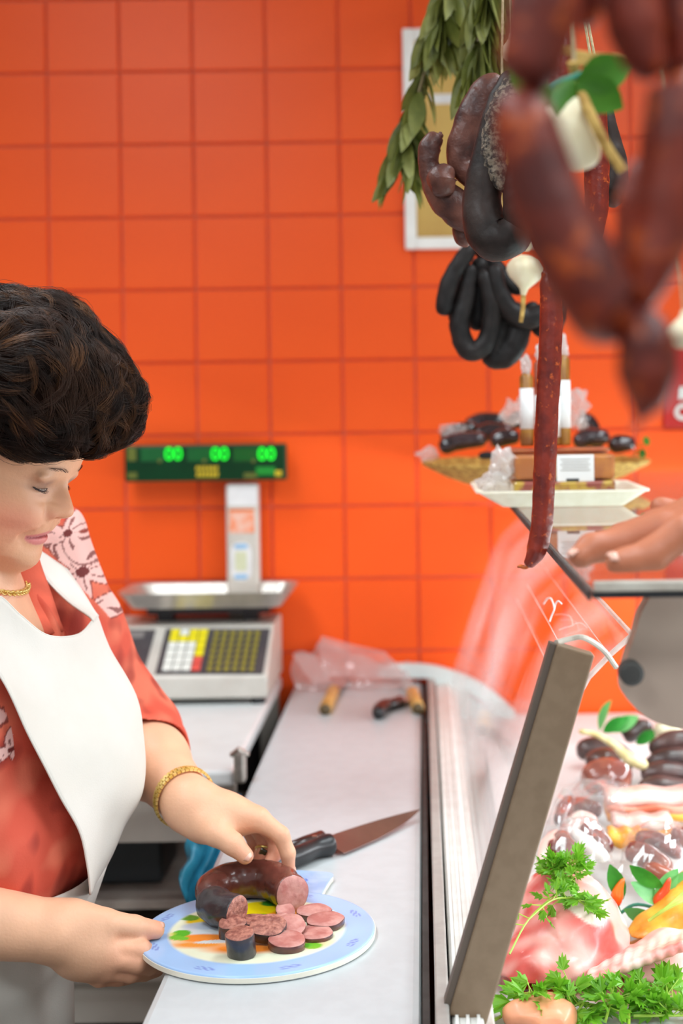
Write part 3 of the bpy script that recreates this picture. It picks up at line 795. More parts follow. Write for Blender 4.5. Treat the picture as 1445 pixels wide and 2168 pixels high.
for (x_, dy) in ((1150, 0), (1350, .02), (1450, .04), (1262, .07)):
    a = P(x_, -192, YC + dy); string(a, ch, .002, (0.11, a.y, ZR - .012))

# long thin dried chorizo hanging in focus
Y1 = 1.39
th_ = thing('thin_dried_chorizo', 'long thin dried red chorizo hanging straight down in front of the clear panel', 'sausage', P(1160, 300, Y1))
link([P(1152, 572, Y1), P(1163, 600, Y1), P(1166, 680, Y1), P(1162, 780, Y1), P(1156, 900, Y1), P(1151, 1020, Y1), P(1146, 1110, Y1), P(1135, 1165, Y1), P(1116, 1200, Y1)],
     [px2r(16, Y1), px2r(44, Y1), px2r(49, Y1), px2r(50, Y1), px2r(49, Y1), px2r(47, Y1), px2r(46, Y1), px2r(44, Y1), px2r(20, Y1)], 'lower_link', M_dry, th_, 90, 20, (.5, .4), 11, 90, .035)
link([P(1120, 1196, Y1), P(1110, 1201, Y1), P(1101, 1199, Y1), P(1094, 1201, Y1)], [px2r(14, Y1), px2r(9, Y1), px2r(8, Y1), px2r(5, Y1)], 'knot', mat('orange_tied_end', rgb(206, 104, 20), .4, rgb(160, 70, 14), 200), th_, 12, 8, sd=12)
link([P(1152, 578, Y1), P(1154, 560, Y1), P(1150, 545, Y1)], [px2r(10, Y1), px2r(7, Y1), px2r(12, Y1)], 'neck', bpy.data.materials['orange_tied_end'], th_, 10, 8, sd=13)
link([P(1150, 548, Y1), P(1146, 500, Y1), P(1160, 380, Y1), P(1178, 250, Y1), P(1188, 120, Y1), P(1192, 60, Y1)], [px2r(14, Y1), px2r(48, Y1), px2r(52, Y1), px2r(50, Y1), px2r(50, Y1), px2r(20, Y1)], 'upper_link', M_dry, th_, 60, 18, (.4, .4), 14, 80)
string(P(1192, 64, Y1), th_)
t2 = thing('thin_dried_chorizo', 'thin dried red chorizo hanging behind the cream garlic ornament', 'sausage', P(1262, 200, 1.52))
link([P(1250, 120, 1.52), P(1256, 200, 1.52), P(1262, 330, 1.52), P(1262, 440, 1.52), P(1256, 530, 1.52)], [px2r(20, 1.52), px2r(50, 1.52), px2r(54, 1.52), px2r(52, 1.52), px2r(24, 1.52)], 'link', M_dry, t2, 50, 18, (.5, .4), 15, 80)
string(P(1250, 124, 1.52), t2)

# black pudding loop in focus with frayed casing
Yb = 1.48
def hang(name, label, parts_, m, Y, cat='sausage', top=None, group=None):
    t = thing(name, label, cat, P(*(top or parts_[0][0][0][:2]), Y), group)
    for k, (pts, rs, nm) in enumerate(parts_):
        link([P(p[0], p[1], Y + (p[2] if len(p) > 2 else 0)) for p in pts], [px2r(q, Y) for q in rs], nm, m, t, 50, 22, (.35, .35), 20 + k, 45, .05)
    string(P(*(top or parts_[0][0][0][:2]), Y), t)
    return t
bp_ = hang('black_pudding', 'large matt black pudding loop with frayed grey casing, in focus at top right', [
    ([(1092, 150), (1062, 220), (1034, 330), (1020, 430), (1032, 490, -.005), (1062, 506, -.01), (1096, 480, -.012), (1112, 420, -.012)], [46, 66, 74, 84, 98, 96, 76, 50], 'casing'),
    ([(1100, 330, -.01), (1094, 400, -.02), (1098, 460, -.02), (1112, 500, -.018)], [40, 62, 62, 40], 'casing')], M_black, Yb)
link([P(1094, 160, Yb - .010), P(1063, 230, Yb - .014), P(1042, 320, Yb - .012), P(1062, 385, Yb - .016), P(1085, 400, Yb - .02)], [px2r(36, Yb), px2r(58, Yb), px2r(52, Yb), px2r(38, Yb), px2r(16, Yb)], 'frayed_skin', M_fray, bp_, 40, 14, (.4, .3), 25, 120, .16)
bp2 = hang('black_pudding', 'black pudding end showing behind the cream garlic ornament and straw stalk', [([(1268, 170), (1282, 260), (1304, 350), (1298, 405), (1280, 432)], [30, 44, 48, 60, 40], 'casing')], M_black, 1.58)
br_ = hang('brown_sausage', 'reddish brown wrinkled sausage coil hanging left of the black pudding', [
    ([(1062, 165), (1030, 190), (1000, 245), (975, 315), (980, 355), (1020, 375), (1060, 380)], [38, 60, 70, 60, 54, 72, 64], 'casing'),
    ([(930, 285), (910, 310), (908, 350), (935, 410), (980, 450), (1040, 475), (1080, 470)], [30, 48, 44, 72, 80, 76, 40], 'casing'),
    ([(950, 350, -.02), (935, 380, -.02), (946, 415, -.02)], [40, 66, 50], 'casing'),
    ([(970, 470, .01), (985, 500, .01), (1000, 510, .01)], [50, 50, 40], 'casing')], M_brown, 1.62, top=(1062, 165))
link([P(936, 292, 1.62), P(931, 284, 1.62), P(935, 280, 1.62)], [px2r(14, 1.62), px2r(10, 1.62), px2r(6, 1.62)], 'knot', M_brown, br_, 8, 8)

# bunch of thin jet black loops further back
Yk = 2.02
bk = hang('black_sausage_bunch', 'bunch of thin jet black sausage loops hanging below the wall frame', [
    ([(1000, 520), (965, 570), (945, 620), (938, 668)], [34, 38, 40, 36], 'loop'),
    ([(998, 560), (988, 620), (972, 690), (992, 742), (1028, 725), (1040, 650), (1018, 570)], [26, 34, 44, 44, 42, 40, 30], 'loop'),
    ([(1060, 670, .02), (1048, 715, .02), (1048, 752, .02), (1078, 740, .02), (1098, 690, .02), (1080, 640, .02)], [50, 58, 60, 60, 54, 40], 'loop'),
    ([(1045, 560), (1056, 620), (1088, 665), (1130, 672), (1180, 640), (1190, 580)], [34, 42, 46, 46, 42, 36], 'loop'),
    ([(1120, 640, .02), (1142, 690, .02), (1168, 692, .02), (1186, 650, .02), (1192, 590, .02)], [36, 42, 42, 36, 28], 'loop'),
    ([(1016, 545, .02), (1014, 620, .025), (1010, 700, .03)], [40, 46, 40], 'loop'),
    ([(1060, 560, .03), (1040, 620, .035), (1050, 690, .035)], [40, 50, 44], 'loop'),
    ([(975, 555, .03), (962, 620, .03), (968, 690, .03)], [34, 40, 34], 'loop'),
    ([(1000, 505, .03), (1030, 540, .03), (1075, 600, .03), (1110, 610, .03)], [36, 40, 40, 30], 'loop')], M_jet, Yk, top=(1060, 505))

# ------------------------------------------------------------------ leaves, garlic
def leaf_mesh(name, L, W, m, curl=.12, n=7, lobes=0):
    V = []; Fc = []
    for i in range(n):
        t = i / (n - 1); wd = W * .5 * math.sin(math.pi * min(1, t * .98 + .01)) ** .75
        if lobes: wd *= .62 + .5 * abs(math.sin(t * lobes * math.pi))
        z = -curl * L * t * t
        V += [(-wd, L * t, z + wd * .25), (0, L * t, z - .0), (wd, L * t, z + wd * .25)]
    for i in range(n - 1):
        a = i * 3; Fc += [(a, a + 1, a + 4, a + 3), (a + 1, a + 2, a + 5, a + 4)]
    me = bpy.data.meshes.new(name); me.from_pydata(V, [], Fc); me.polygons.foreach_set('use_smooth', [True] * len(me.polygons)); me.materials.append(m)
    return me
def place_leaf(me, name, base, d, parent, roll=0.0, sc=1.0):
    d = Vector(d).normalized(); o = bpy.data.objects.new(name, me); COL.objects.link(o)
    zz = Vector((0, 0, 1)) if abs(d.z) < .95 else Vector((0, 1, 0))
    x = d.cross(zz).normalized(); z = x.cross(d)
    R = Matrix((x, d, z)).transposed() @ Matrix.Rotation(roll, 3, 'Y')
    o.parent = parent
    o.matrix_parent_inverse = Matrix.Translation(parent.location).inverted()
    o.matrix_basis = Matrix.Translation(base) @ R.to_4x4() @ Matrix.Scale(sc, 4)
    return o
M_bay = mat('dried_bay_leaf', rgb(134, 136, 62), 0.5, rgb(88, 96, 36), 14, transl=.2)
M_bay2 = mat('pale_bay_leaf', rgb(176, 178, 104), 0.5, rgb(112, 116, 52), 14, transl=.25)
bay = leaf_mesh('leaf', .078, .024, M_bay); bay2 = leaf_mesh('leaf', .074, .022, M_bay2)
M_twig = mat('bay_twig', rgb(120, 104, 70), .8)
def bay_branch(label, pts, Y, nl, spread, sd):
    r = random.Random(sd); t = thing('bay_leaf_branch', label, 'bay leaves', P(*pts[0], Y), 'hanging bay leaf branches')
    path = catmull([P(*p, Y) for p in pts], 30); MB().tube(path, .0025, 6).build('twig', M_twig, t); string(path[0], t)
    for k in range(nl):
        q = Vector(path[int(r.uniform(1, 29))]); a = r.uniform(0, 6.28)
        d = Vector((math.cos(a) * spread, math.sin(a) * spread, -1)); place_leaf(bay2 if r.random() < .35 else bay, 'leaf', q, d, t, r.uniform(-2, 2), r.uniform(.75, 1.1))
    return t
bay_branch('left hanging bay branch, its tip lowest in front of the white frame', [(955, -60), (925, 60), (885, 200), (862, 290), (845, 345)], 1.95, 90, .62, 3)
bay_branch('middle bay branch hanging beside the cut garlic clove', [(985, -60), (950, -20), (935, 40), (938, 90)], 1.98, 46, .6, 4)
bay_branch('thick right hand bay branch beside the brown sausage coil', [(1040, -60), (1030, -20), (1022, 70), (1000, 150)], 1.86, 130, .5, 5)
M_ribbon = mat('pale_twine', rgb(206, 200, 196), .7)
def garlic(label, px, py, Y, r, tilt, m=M_garlic, stalk=True, kind='garlic_bulb'):
    c = P(px, py, Y); t = thing(kind, label, 'garlic', c)
    R = Matrix.Rotation(tilt, 3, 'Y'); V = []; ns = 24
    prof = [(0, -.92), (.35, -.9), (.72, -.7), (.98, -.25), (1.0, .1), (.82, .5), (.5, .85), (.25, 1.15), (.15, 1.5), (.12, 1.6)]
    for (q, z) in prof:
        for k in range(ns):
            a = 2 * math.pi * k / ns; rr = q * r * (1 + .07 * abs(math.cos(3 * a)) * min(1, 1.4 - abs(z)) if abs(z) < 1 else 1)
            V.append(c + R @ Vector((rr * math.cos(a), rr * math.sin(a), z * r * .9)))
    Fc = grid_faces(len(prof), ns, True) + [tuple(range(ns))[::-1], tuple((len(prof) - 1) * ns + k for k in range(ns))]
    mesh_from('bulb', [list(v) for v in V], Fc, m, t)
    if stalk:
        a = c + R @ Vector((0, 0, 1.4 * r)); b = c + R @ Vector((0, 0, 2.9 * r)); MB().tube([a, (a + b) / 2 + Vector((.001, 0, 0)), b], [r * .14, r * .13, r * .11], 8).build('stalk', M_straw, t)
    string(c + R @ Vector((0, 0, 1.5 * r)), t, .0008)
    return t
garlic('cream garlic bulb with a hanging stalk over the black sausage loops', 1112, 572, 1.93, .0245, math.radians(186))
garlic('small garlic bulb tucked just under the black pudding', 1112, 518, 1.90, .010, .3, stalk=False)
garlic('pale garlic clove among the bay leaves near the top edge', 1008, 70, 1.86, .0125, .25, stalk=False, kind='garlic_clove')
garlic('pale garlic clove half hidden behind the front chorizo', 1088, 108, 1.70, .0150, -.15, stalk=False, kind='garlic_clove')
garlic('cream garlic bulb half cut off by the right edge of the picture', 1447, 708, .95, .0115, 0, stalk=False)
lfm = leaf_mesh('leaf', .034, .024, M_leaf, .1)
# garlic ornament: bulb slab, green leaves, straw tail
go = thing('garlic_ornament', 'cream plastic garlic ornament with green leaves and straw stalk among the chorizos', 'ornament', P(1200, 180, 1.02))
Yg = 1.02
oc = [(1150, 224), (1175, 221), (1200, 214), (1215, 204), (1233, 208), (1238, 232), (1256, 275), (1270, 312), (1268, 338), (1252, 354), (1216, 362), (1170, 345), (1150, 300)]
G = [P(x, y, Yg) for x, y in oc]; cen = sum(G, Vector()) / len(G); ring = catmull([list(p) for p in G + [G[0]]], 40)[:-1]
V = []; lv = [(-.012, .0), (-.011, .5), (-.006, .9), (0, 1.0), (.006, .9), (.011, .5), (.012, .0)]
for dy, s_ in lv:
    for p in ring: V.append(cen + (Vector(p) - cen) * max(s_, .02) + Vector((0, dy, 0)))
nn_ = len(ring); mesh_from('bulb', [list(v) for v in V], grid_faces(len(lv), nn_, True) + [tuple(range(nn_))[::-1], tuple((len(lv) - 1) * nn_ + i for i in range(nn_))], M_garlic, go)
for (x, y, dx, dz, s_) in ((1165, 186, -1, .35, 1.0), (1165, 186, -.35, -1, .85), (1222, 172, 1, .25, 1.15), (1222, 172, .9, -.6, 1.1), (1216, 168, -.5, -1, .9), (1128, 170, -.3, -1, .8)):
    place_leaf(lfm, 'leaf', P(x, y, Yg - .004), (dx, -.15, dz), go, 1.57 + random.uniform(-.3, .3), s_)
MB().tube(catmull([P(1162, 190, Yg), P(1190, 172, Yg), P(1222, 160, Yg), P(1238, 150, Yg)], 12), .0022, 8).tube(catmull([P(1228, 215, Yg), P(1228, 190, Yg), P(1240, 160, Yg)], 10), .0028, 8).build('stem', M_stem, go)
MB().tube(catmull([P(1212, 130, Yg), P(1222, 175, Yg + .006), P(1246, 235, Yg - .012), P(1280, 305, Yg - .012), P(1318, 362, Yg - .012)], 24), list(np.linspace(.0042, .0036, 24)), 10).build('straw_stalk', M_straw, go)
rf = MB(); 
for k in range(9): rf.tube(catmull([P(1186 + k * 3, 100 + k % 3 * 6, Yg + .01), P(1230, 112 + k * 3, Yg), P(1300 + k * 3, 118 + (k * 7) % 13, Yg + .01)], 10), .0014, 5)
rf.build('straw_wrap', M_straw, go)
string(P(1215, 130, Yg), go)

# ================================================================== TOP SHELF GOODS
M_amber = mat('amber_quince_paste', rgb(204, 128, 44), 0.35, rgb(176, 100, 36), 30, sss=.1)
M_mosaic = mat('mottled_terrine', rgb(196, 160, 50), 0.3, rgb(150, 66, 52), 30, lo=.45, hi=.55)
M_twist = mat_pane('twisted_film', (.96, .95, .95, 1), .08, .5, 2.5, haze=.55, rough=.15)
YT = 1.92
tr = thing('foam_tray', 'white foam tray on the glass shelf carrying amber slabs', 'tray', P(1200, 1060, YT))
zt_ = ZS + .022
a_, b_ = P(1018, 1040, YT).x - .004, P(1372, 1043, YT).x
rg = [rrect(a_ + .034, b_ - .030, YT + .012, YT + .21, ZS + .0012, .012), rrect(a_ + .002, b_ - .002, YT, YT + .225, zt_ - .002, .012), rrect(a_ - .003, b_ + .003, YT - .005, YT + .23, zt_ - .001, .014), rrect(a_ - .003, b_ + .003, YT - .005, YT + .23, zt_ + .002, .014),
      rrect(a_ + .006, b_ - .006, YT + .004, YT + .22, zt_ + .0015, .012), rrect(a_ + .036, b_ - .032, YT + .016, YT + .206, ZS + .005, .012)]
n_ = len(rg[0]); mesh_from('tray', [p for r in rg for p in r], grid_faces(6, n_, True) + [tuple(range(n_))[::-1], tuple(5 * n_ + i for i in range(n_))], mat('cream_foam', rgb(240, 234, 214), .6, rgb(234, 227, 205), 60), tr, smooth=False)
def pack(name, label, x0, y0, x1, y1, Y, dep, m, zbase=None, lab=None, group=None):
    a, b = P(x0, y1, Y), P(x1, y0, Y); z0 = a.z if zbase is None else zbase
    t = thing(name, label, 'packed food', ((a.x + b.x) / 2, Y + dep / 2, z0), group)
    MB().box(((a.x + b.x) / 2, Y + dep / 2, (z0 + b.z) / 2), (b.x - a.x, dep, b.z - z0), bev=.004).build('slab', m, t)
    if lab:
        c, d = P(lab[0], lab[3], Y), P(lab[2], lab[1], Y)
        MB().box(((c.x + d.x) / 2, Y - .0012, (c.z + d.z) / 2), (d.x - c.x, .0012, d.z - c.z)).build('paper_label', M_paper, t)
        MB().box(((c.x + d.x) / 2 - .004, Y - .0022, c.z + .0035), ((d.x - c.x) * .34, .0008, .004)).build('dark_print', M_rubber, t)
        ln_ = MB()
        for k in range(5): ln_.box(((c.x + d.x) / 2, Y - .0021, d.z - .006 - k * .0038), ((d.x - c.x) * (.8 - .1 * (k % 2)), .0006, .0008))
        ln_.build('print_lines', M_grey, t)
    MB().box(((a.x + b.x) / 2, Y + dep / 2, (z0 + b.z) / 2), (b.x - a.x + .002, dep + .0008, b.z - z0 + .0012), bev=.004).build('cling_wrap', M_film2, t)
    return t, a, b, z0
M_film2 = mat_pane('tight_film', (.98, .98, .98, 1), .04, .5, 4, haze=.04, rough=.08)
pack('terrine_slab', 'mottled yellow and red slab at the bottom of the foam tray', 1088, 1017, 1302, 1046, YT + .028, .10, M_mosaic, ZS + .0065)
zz0 = P(1200, 1017, YT + .028).z + .001
_, _, b_, _ = pack('quince_slab', 'amber slab with a white label on top of the mottled slab', 1090, 962, 1300, 1016, YT + .032, .09, M_amber, zz0, lab=(1178, 962, 1256, 1022))
zz1 = b_.z + .002
pack('quince_slab', 'thin amber and red slab lying furthest back on the labelled amber slab', 1076, 948, 1290, 962, YT + .075, .05, mat('red_amber_paste', rgb(190, 108, 46), .35, rgb(168, 74, 50), 20), zz1)
# twisted film ends at the left of the slabs
t = thing('plastic_wrap', 'crumpled clear plastic wrap at the left end of the amber slabs', 'wrap', P(1050, 1010, YT + .04))
def crumple(c, r, m, name, parent, sd, amp=.35, nu=18, nv=12):
    V = []
    for i in range(nv):
        for j in range(nu):
            th_a, ph = math.pi * i / (nv - 1), 2 * math.pi * j / nu
            V.append((math.sin(th_a) * math.cos(ph), math.sin(th_a) * math.sin(ph), math.cos(th_a)))
    V = np.array(V); V = V * (1 + amp * vnoise(V, 1.1, sd) + amp * .5 * vnoise(V, 2.6, sd + 1))[:, None]
    V = V * np.array(r) + np.array(c)
    return mesh_from(name, V, grid_faces(nv, nu, True), m, parent, smooth=False)
crumple(P(1062, 985, YT + .05), (.016, .02, .022), M_twist, 'crumpled_end', t, 4)
crumple(P(1045, 1022, YT + .05), (.020, .02, .014), M_twist, 'crumpled_end', t, 5)
# upright sticks
M_stick = mat('brown_wrapped_stick', rgb(172, 122, 50), 0.35, rgb(128, 76, 34), 26)
def stick(label, x0, x1, ytop, ybot, Y, lab, m=M_stick):
    a, b = P(x0, ybot, Y), P(x1, ytop, Y); t = thing('wrapped_stick', label, 'packed food', ((a.x + b.x) / 2, Y, a.z), 'upright wrapped sticks')
    r = (b.x - a.x) / 2; cx = (a.x + b.x) / 2
    MB().tube([(cx, Y, zz2), (cx, Y, zz2 + .004), (cx, Y, b.z - .006), (cx, Y, b.z)], [r * .9, r, r, r * .6], 14).build('stick', m, t, smooth=True)
    if lab:
        c, d = P(x0, lab[1], Y), P(x1, lab[0], Y); MB().tube([(cx, Y, c.z), (cx, Y, d.z)], r * 1.04, 14).build('paper_label', M_paper, t, smooth=True)
    crumple((cx, Y, b.z + .010), (r * .7, r * .7, .016), M_twist, 'twisted_top', t, int(x0))
zz2 = P(1185, 948, YT + .075).z + .003
stick('left upright brown stick with a white label and twisted film top', 1101, 1128, 790, 950, YT + .085, (822, 908))
stick('pinkish upright stick between the left stick and the thin chorizo', 1132, 1158, 762, 950, YT + .088, (836, 900), mat('pink_stick', rgb(170, 96, 78), .35))
stick('right upright amber stick with a white label beside the thin chorizo', 1179, 1205, 752, 950, YT + .092, (805, 906))
stick('short amber stick hidden half behind the thin chorizo', 1160, 1184, 830, 950, YT + .080, (838, 925))
# wicker tray with wrapped dark sausages
wk = thing('wicker_tray', 'shallow woven straw tray with film wrapped dark sausages at the back of the glass shelf', 'tray', P(1120, 1000, 2.55))
wx0, wx1 = P(900, 985, 2.55).x, P(1362, 985, 2.55).x; wy0, wy1 = 2.37, 2.74
M_wick = mat('woven_straw', rgb(214, 172, 88), 0.75, rgb(160, 116, 48), 90, bump=.8, bscale=120)
V = []; nr, nc = 5, 48
for i, (s_, z_) in enumerate(((.02, ZS + .003), (.62, ZS + .003), (.80, ZS + .016), (1.0, ZS + .036), (1.02, ZS + .040))):
    for k in range(nc):
        a = 2 * math.pi * k / nc; ca, sa = math.cos(a), math.sin(a); q = (abs(ca) ** 3 + abs(sa) ** 3) ** (-1 / 3)
        V.append(((wx0 + wx1) / 2 + ca * q * s_ * (wx1 - wx0) / 2, (wy0 + wy1) / 2 + sa * q * s_ * (wy1 - wy0) / 2, z_ + .002 * (k % 2)))
o = mesh_from('woven_tray', V, grid_faces(nr, nc, True) + [tuple(range(nc))], M_wick, wk); solidify(o, .004, 1)
M_shine = mat('film_wrapped_black_pudding', rgb(62, 46, 50), 0.18, rgb(36, 26, 30), 30, coat=.6, bump=.4, bscale=50)
sp = [(930, 950, 1030, 930), (935, 935, 1010, 905), (1000, 925, 1090, 915), (985, 905, 1075, 893), (1215, 940, 1290, 925), (1225, 915, 1275, 945), (1225, 890, 1265, 915), (1290, 950, 1345, 940), (1080, 900, 1120, 890), (1040, 940, 1100, 925)]
DIR = ['leftmost, lowest at the tray rim', 'left, second from the rim', 'in the middle of the left heap', 'on top of the left heap', 'lowest right of the upright sticks', 'right of the upright sticks, leaning', 'uppermost right of the upright sticks', 'rightmost, beside the green sprig', 'just left of the upright sticks', 'at the foot of the left heap, near the sticks']
for k, (x0, y0, x1, y1) in enumerate(sp):
    Y = 2.46 + .055 * (k % 4); a, b = P(x0, y0, Y), P(x1, y1, Y); lo_ = ZS + .042
    a.z = max(a.z, lo_); b.z = max(b.z, lo_)
    t = thing('wrapped_black_pudding', 'film wrapped dark pudding, ' + DIR[k], 'sausage', a, 'dark puddings in the straw tray')
    link([a, a * .6 + b * .4 + Vector((0, .004, .006)), b], [px2r(34, Y), px2r(40, Y), px2r(32, Y)], 'casing', M_shine, t, 16, 12, (.4, .4), 60 + k)
t = thing('plastic_wrap', 'crumpled clear plastic wrap standing up behind the upright sticks', 'wrap', P(1150, 880, 2.4))
crumple(P(1095, 872, 2.4), (.024, .02, .022), M_film, 'crumple', t, 14, .45); crumple(P(1218, 868, 2.4), (.020, .02, .030), M_film, 'crumple', t, 15, .45); crumple(P(960, 915, 2.5), (.022, .02, .014), M_film, 'crumple', t, 16, .4); crumple(P(905, 962, 2.45), (.016, .02, .010), M_film, 'crumple', t, 17, .4)
t = thing('herb_sprig', 'small green herb sprig at the right end of the straw tray', 'herb', P(1350, 960, 2.4))
for k in range(7): place_leaf(lfm, 'leaf', P(1335 + k * 6, 962 - k * 3, 2.4), (math.cos(k * .8 - 1) + .6, .1, math.sin(k * 1.3) * .7), t, 0, .5)
o_ = thing('dark_olive_piece', 'small dark piece lying at the front rim of the straw tray', 'sausage', P(1030, 968, 2.36))
link([P(1012, 966, 2.355), P(1030, 964, 2.355), P(1048, 966, 2.355)], [px2r(14, 2.36), px2r(17, 2.36), px2r(14, 2.36)], 'casing', M_jet, o_, 10, 10)

# ================================================================== COUNTER GOODS
M_handle = mat('pale_wood_handle', rgb(214, 170, 100), 0.5, rgb(180, 132, 66), 30, bump=.2)
M_blade = mat('knife_blade', rgb(206, 200, 196), 0.18, rgb(190, 186, 184), 80, metal=1.0)
def bar_knife(label, h0, h1, tip, wh, m, end=None, z=CT):
    a, b, c = PZ(*h0, z + .010), PZ(*h1, z + .010), PZ(*tip, z + .006)
    t = thing('kitchen_knife', label, 'knife', (a + b) / 2)
    d = (b - a).normalized()
    MB().tube([a, a + d * .004, (a + b) / 2, b - d * .004, b], [wh * .75, wh, wh * .92, wh, wh * .8], 14).build('handle', m, t, smooth=True)
    if end: MB().tube([a - d * .001, a - d * .006], [wh * .86, wh * .7], 14).build('butt_cap', end, t, smooth=True)
    up = Vector((0, 0, 1)); sd_ = d.cross(up).normalized(); b2 = b - d * .004
    dd = (c - b2); n = 8; V = []
    for i in range(n):
        q = i / (n - 1); w_ = .012 * (1 - q ** 3)
        p = b2 + dd * q; V += [p + sd_ * w_, p - sd_ * w_, p - sd_ * w_ + up * .0018, p + sd_ * w_ + up * .0018]
    Fc = [(i * 4 + j, i * 4 + (j + 1) % 4, i * 4 + 4 + (j + 1) % 4, i * 4 + 4 + j) for i in range(n - 1) for j in range(4)] + [(3, 2, 1, 0)]
    mesh_from('blade', [list(v) for v in V], Fc, M_blade, t, smooth=False)
    return t
M_cap = mat('dark_butt', rgb(92, 74, 44), .5)
bar_knife('knife with a short pale wooden handle beside the clear bag at the counter end', (688, 1502), (706, 1462), (740, 1430), .0125, M_handle, M_cap)
bar_knife('knife with a pale wooden handle against the right edge of the counter end', (884, 1500), (872, 1466), (850, 1432), .0125, M_handle, M_cap)
k3 = bar_knife('knife with a curved black and brown handle between the two wooden handled knives', (812, 1497), (850, 1486), (872, 1470), .0125, mat('black_brown_handle', rgb(74, 38, 36), .2, rgb(30, 24, 26), 40))
link([PZ(800, 1512, CT + .012), PZ(806, 1500, CT + .012), PZ(822, 1490, CT + .012)], [.012, .014, .012], 'hooked_butt', M_dark, k3, 14, 12, (.5, .5))
# clear plastic bag
bg = thing('clear_plastic_bag', 'crumpled clear plastic bag lying at the wall end of the counter', 'bag', PZ(740, 1430, CT))
yb0 = PZ(740, 1462, CT).y
M_bag = mat_pane('clear_bag_film', (.96, .93, .93, 1), .07, .6, 2.6, haze=.36, rough=.10, hazecol=(.96, .88, .87, 1))
rows = []
rs_ = np.random.default_rng(5)
for i in range(7):
    q = i / 6; row = []
    for j in range(10):
        s_ = j / 9; x = PZ(622, 1462, CT).x * (1 - s_) + PZ(868, 1462, CT).x * s_
        hgt = (0.05 * math.sin(math.pi * min(1, q * 1.0)) + .055 * math.exp(-((s_ - .36) / .2) ** 2) * math.sin(math.pi * q) + .02 * rs_.uniform(-1, 1) * math.sin(math.pi * q)) * (1 - .45 * s_)
        row.append(Vector((x + rs_.uniform(-.008, .008), yb0 + .14 * q + rs_.uniform(-.010, .010), CT + .004 + max(hgt, 0))))
    rows.append(row)
v_, f_ = loft(rows, 34, 46); v_[:, 2] += .006 * vnoise(v_, 14, 3) * np.clip((v_[:, 2] - CT) * 40, 0, 1); v_[:, 2] = np.maximum(v_[:, 2], CT + .002)
o = mesh_from('film', v_, f_, M_bag, bg)
ear = [[P(x, y, 2.80) for x, y in r] for r in (((618, 1385), (628, 1400), (640, 1420), (660, 1445)), ((640, 1378), (650, 1400), (665, 1420), (680, 1445)), ((672, 1392), (676, 1405), (690, 1420), (700, 1442)))]
v_, f_ = loft(ear, 10, 12); mesh_from('ear', v_, f_, M_bag, bg)
ear = [[P(x, y, 2.83) for x, y in r] for r in (((680, 1345), (676, 1370), (678, 1400), (690, 1430)), ((740, 1362), (742, 1385), (750, 1405), (760, 1435)), ((815, 1380), (830, 1395), (845, 1410), (855, 1435)))]
v_, f_ = loft(ear, 12, 18); v_[:, 1] += .008 * vnoise(v_, 12, 8); mesh_from('ear', v_, f_, M_bag, bg)

# big chef's knife
kk = thing('chef_knife', 'large black handled chef knife lying on the grey counter, tip touching the rail', 'knife', PZ(700, 1785, CT))
tip = PZ(889, 1714, CT + .012); hb = PZ(702, 1788, CT + .012); he = PZ(560, 1845, CT + .012)
d = (tip - hb); n = 14; V = []; up = Vector((0, 0, 1)); sd_ = d.normalized().cross(up).normalized()
for i in range(n):
    q = i / (n - 1); p = hb + d * q; lo2 = -.020 * (1 - q ** 2.6) ; hi2 = .020 - .020 * q ** 1.6
    # blade lies on its side, tilted a little
    kq_ = 1 - q ** 3; V += [p + sd_ * (-lo2) + up * -.008 * kq_, p + sd_ * (-hi2) + up * .001 * kq_, p + sd_ * (-hi2) + up * (.0010 + .0022 * kq_), p + sd_ * (-lo2) + up * (.0006 - .008 * kq_)]
Fc = [(i * 4 + j, i * 4 + (j + 1) % 4, i * 4 + 4 + (j + 1) % 4, i * 4 + 4 + j) for i in range(n - 1) for j in range(4)] + [(3, 2, 1, 0)]
mesh_from('blade', [list(v) for v in V], Fc, mat('warm_mirror_blade', rgb(168, 146, 142), .3, rgb(160, 138, 134), 30, metal=.9), kk, smooth=False)
hp = [PZ(704, 1787, CT + .014), PZ(690, 1790, CT + .014), PZ(665, 1797, CT + .014), PZ(630, 1812, CT + .014), PZ(590, 1826, CT + .014), PZ(560, 1842, CT + .014)]
link(hp, [.0140, .0140, .0115, .0125, .0138, .0128], 'handle', M_dark, kk, 30, 16, (.75, .6), bumpy=0)
k2 = thing('kitchen_knife', 'second black handled knife lying just behind the chef knife handle', 'knife', PZ(640, 1780, CT))
a, b = PZ(684, 1772, CT + .010), PZ(610, 1800, CT + .010)
MB().tube([a, a * .95 + b * .05, a * .5 + b * .5, b], [.005, .0095, .010, .009], 12).build('handle', mat('dark_brown_handle', rgb(56, 36, 34), .25), k2, smooth=True)
rv = PZ(666, 1772, CT + .0205); MB().tube([rv, rv + Vector((0, 0, .0015))], .0035, 12).build('rivet', M_steel, k2)
bl = PZ(560, 1822, CT + .006); sd_ = (bl - b).normalized().cross(up).normalized() * .012
MB().prism([b - sd_ , b + sd_, bl + sd_ * .3, bl - sd_ * .8], (0, 0, .0018)).build('blade', M_blade, k2)

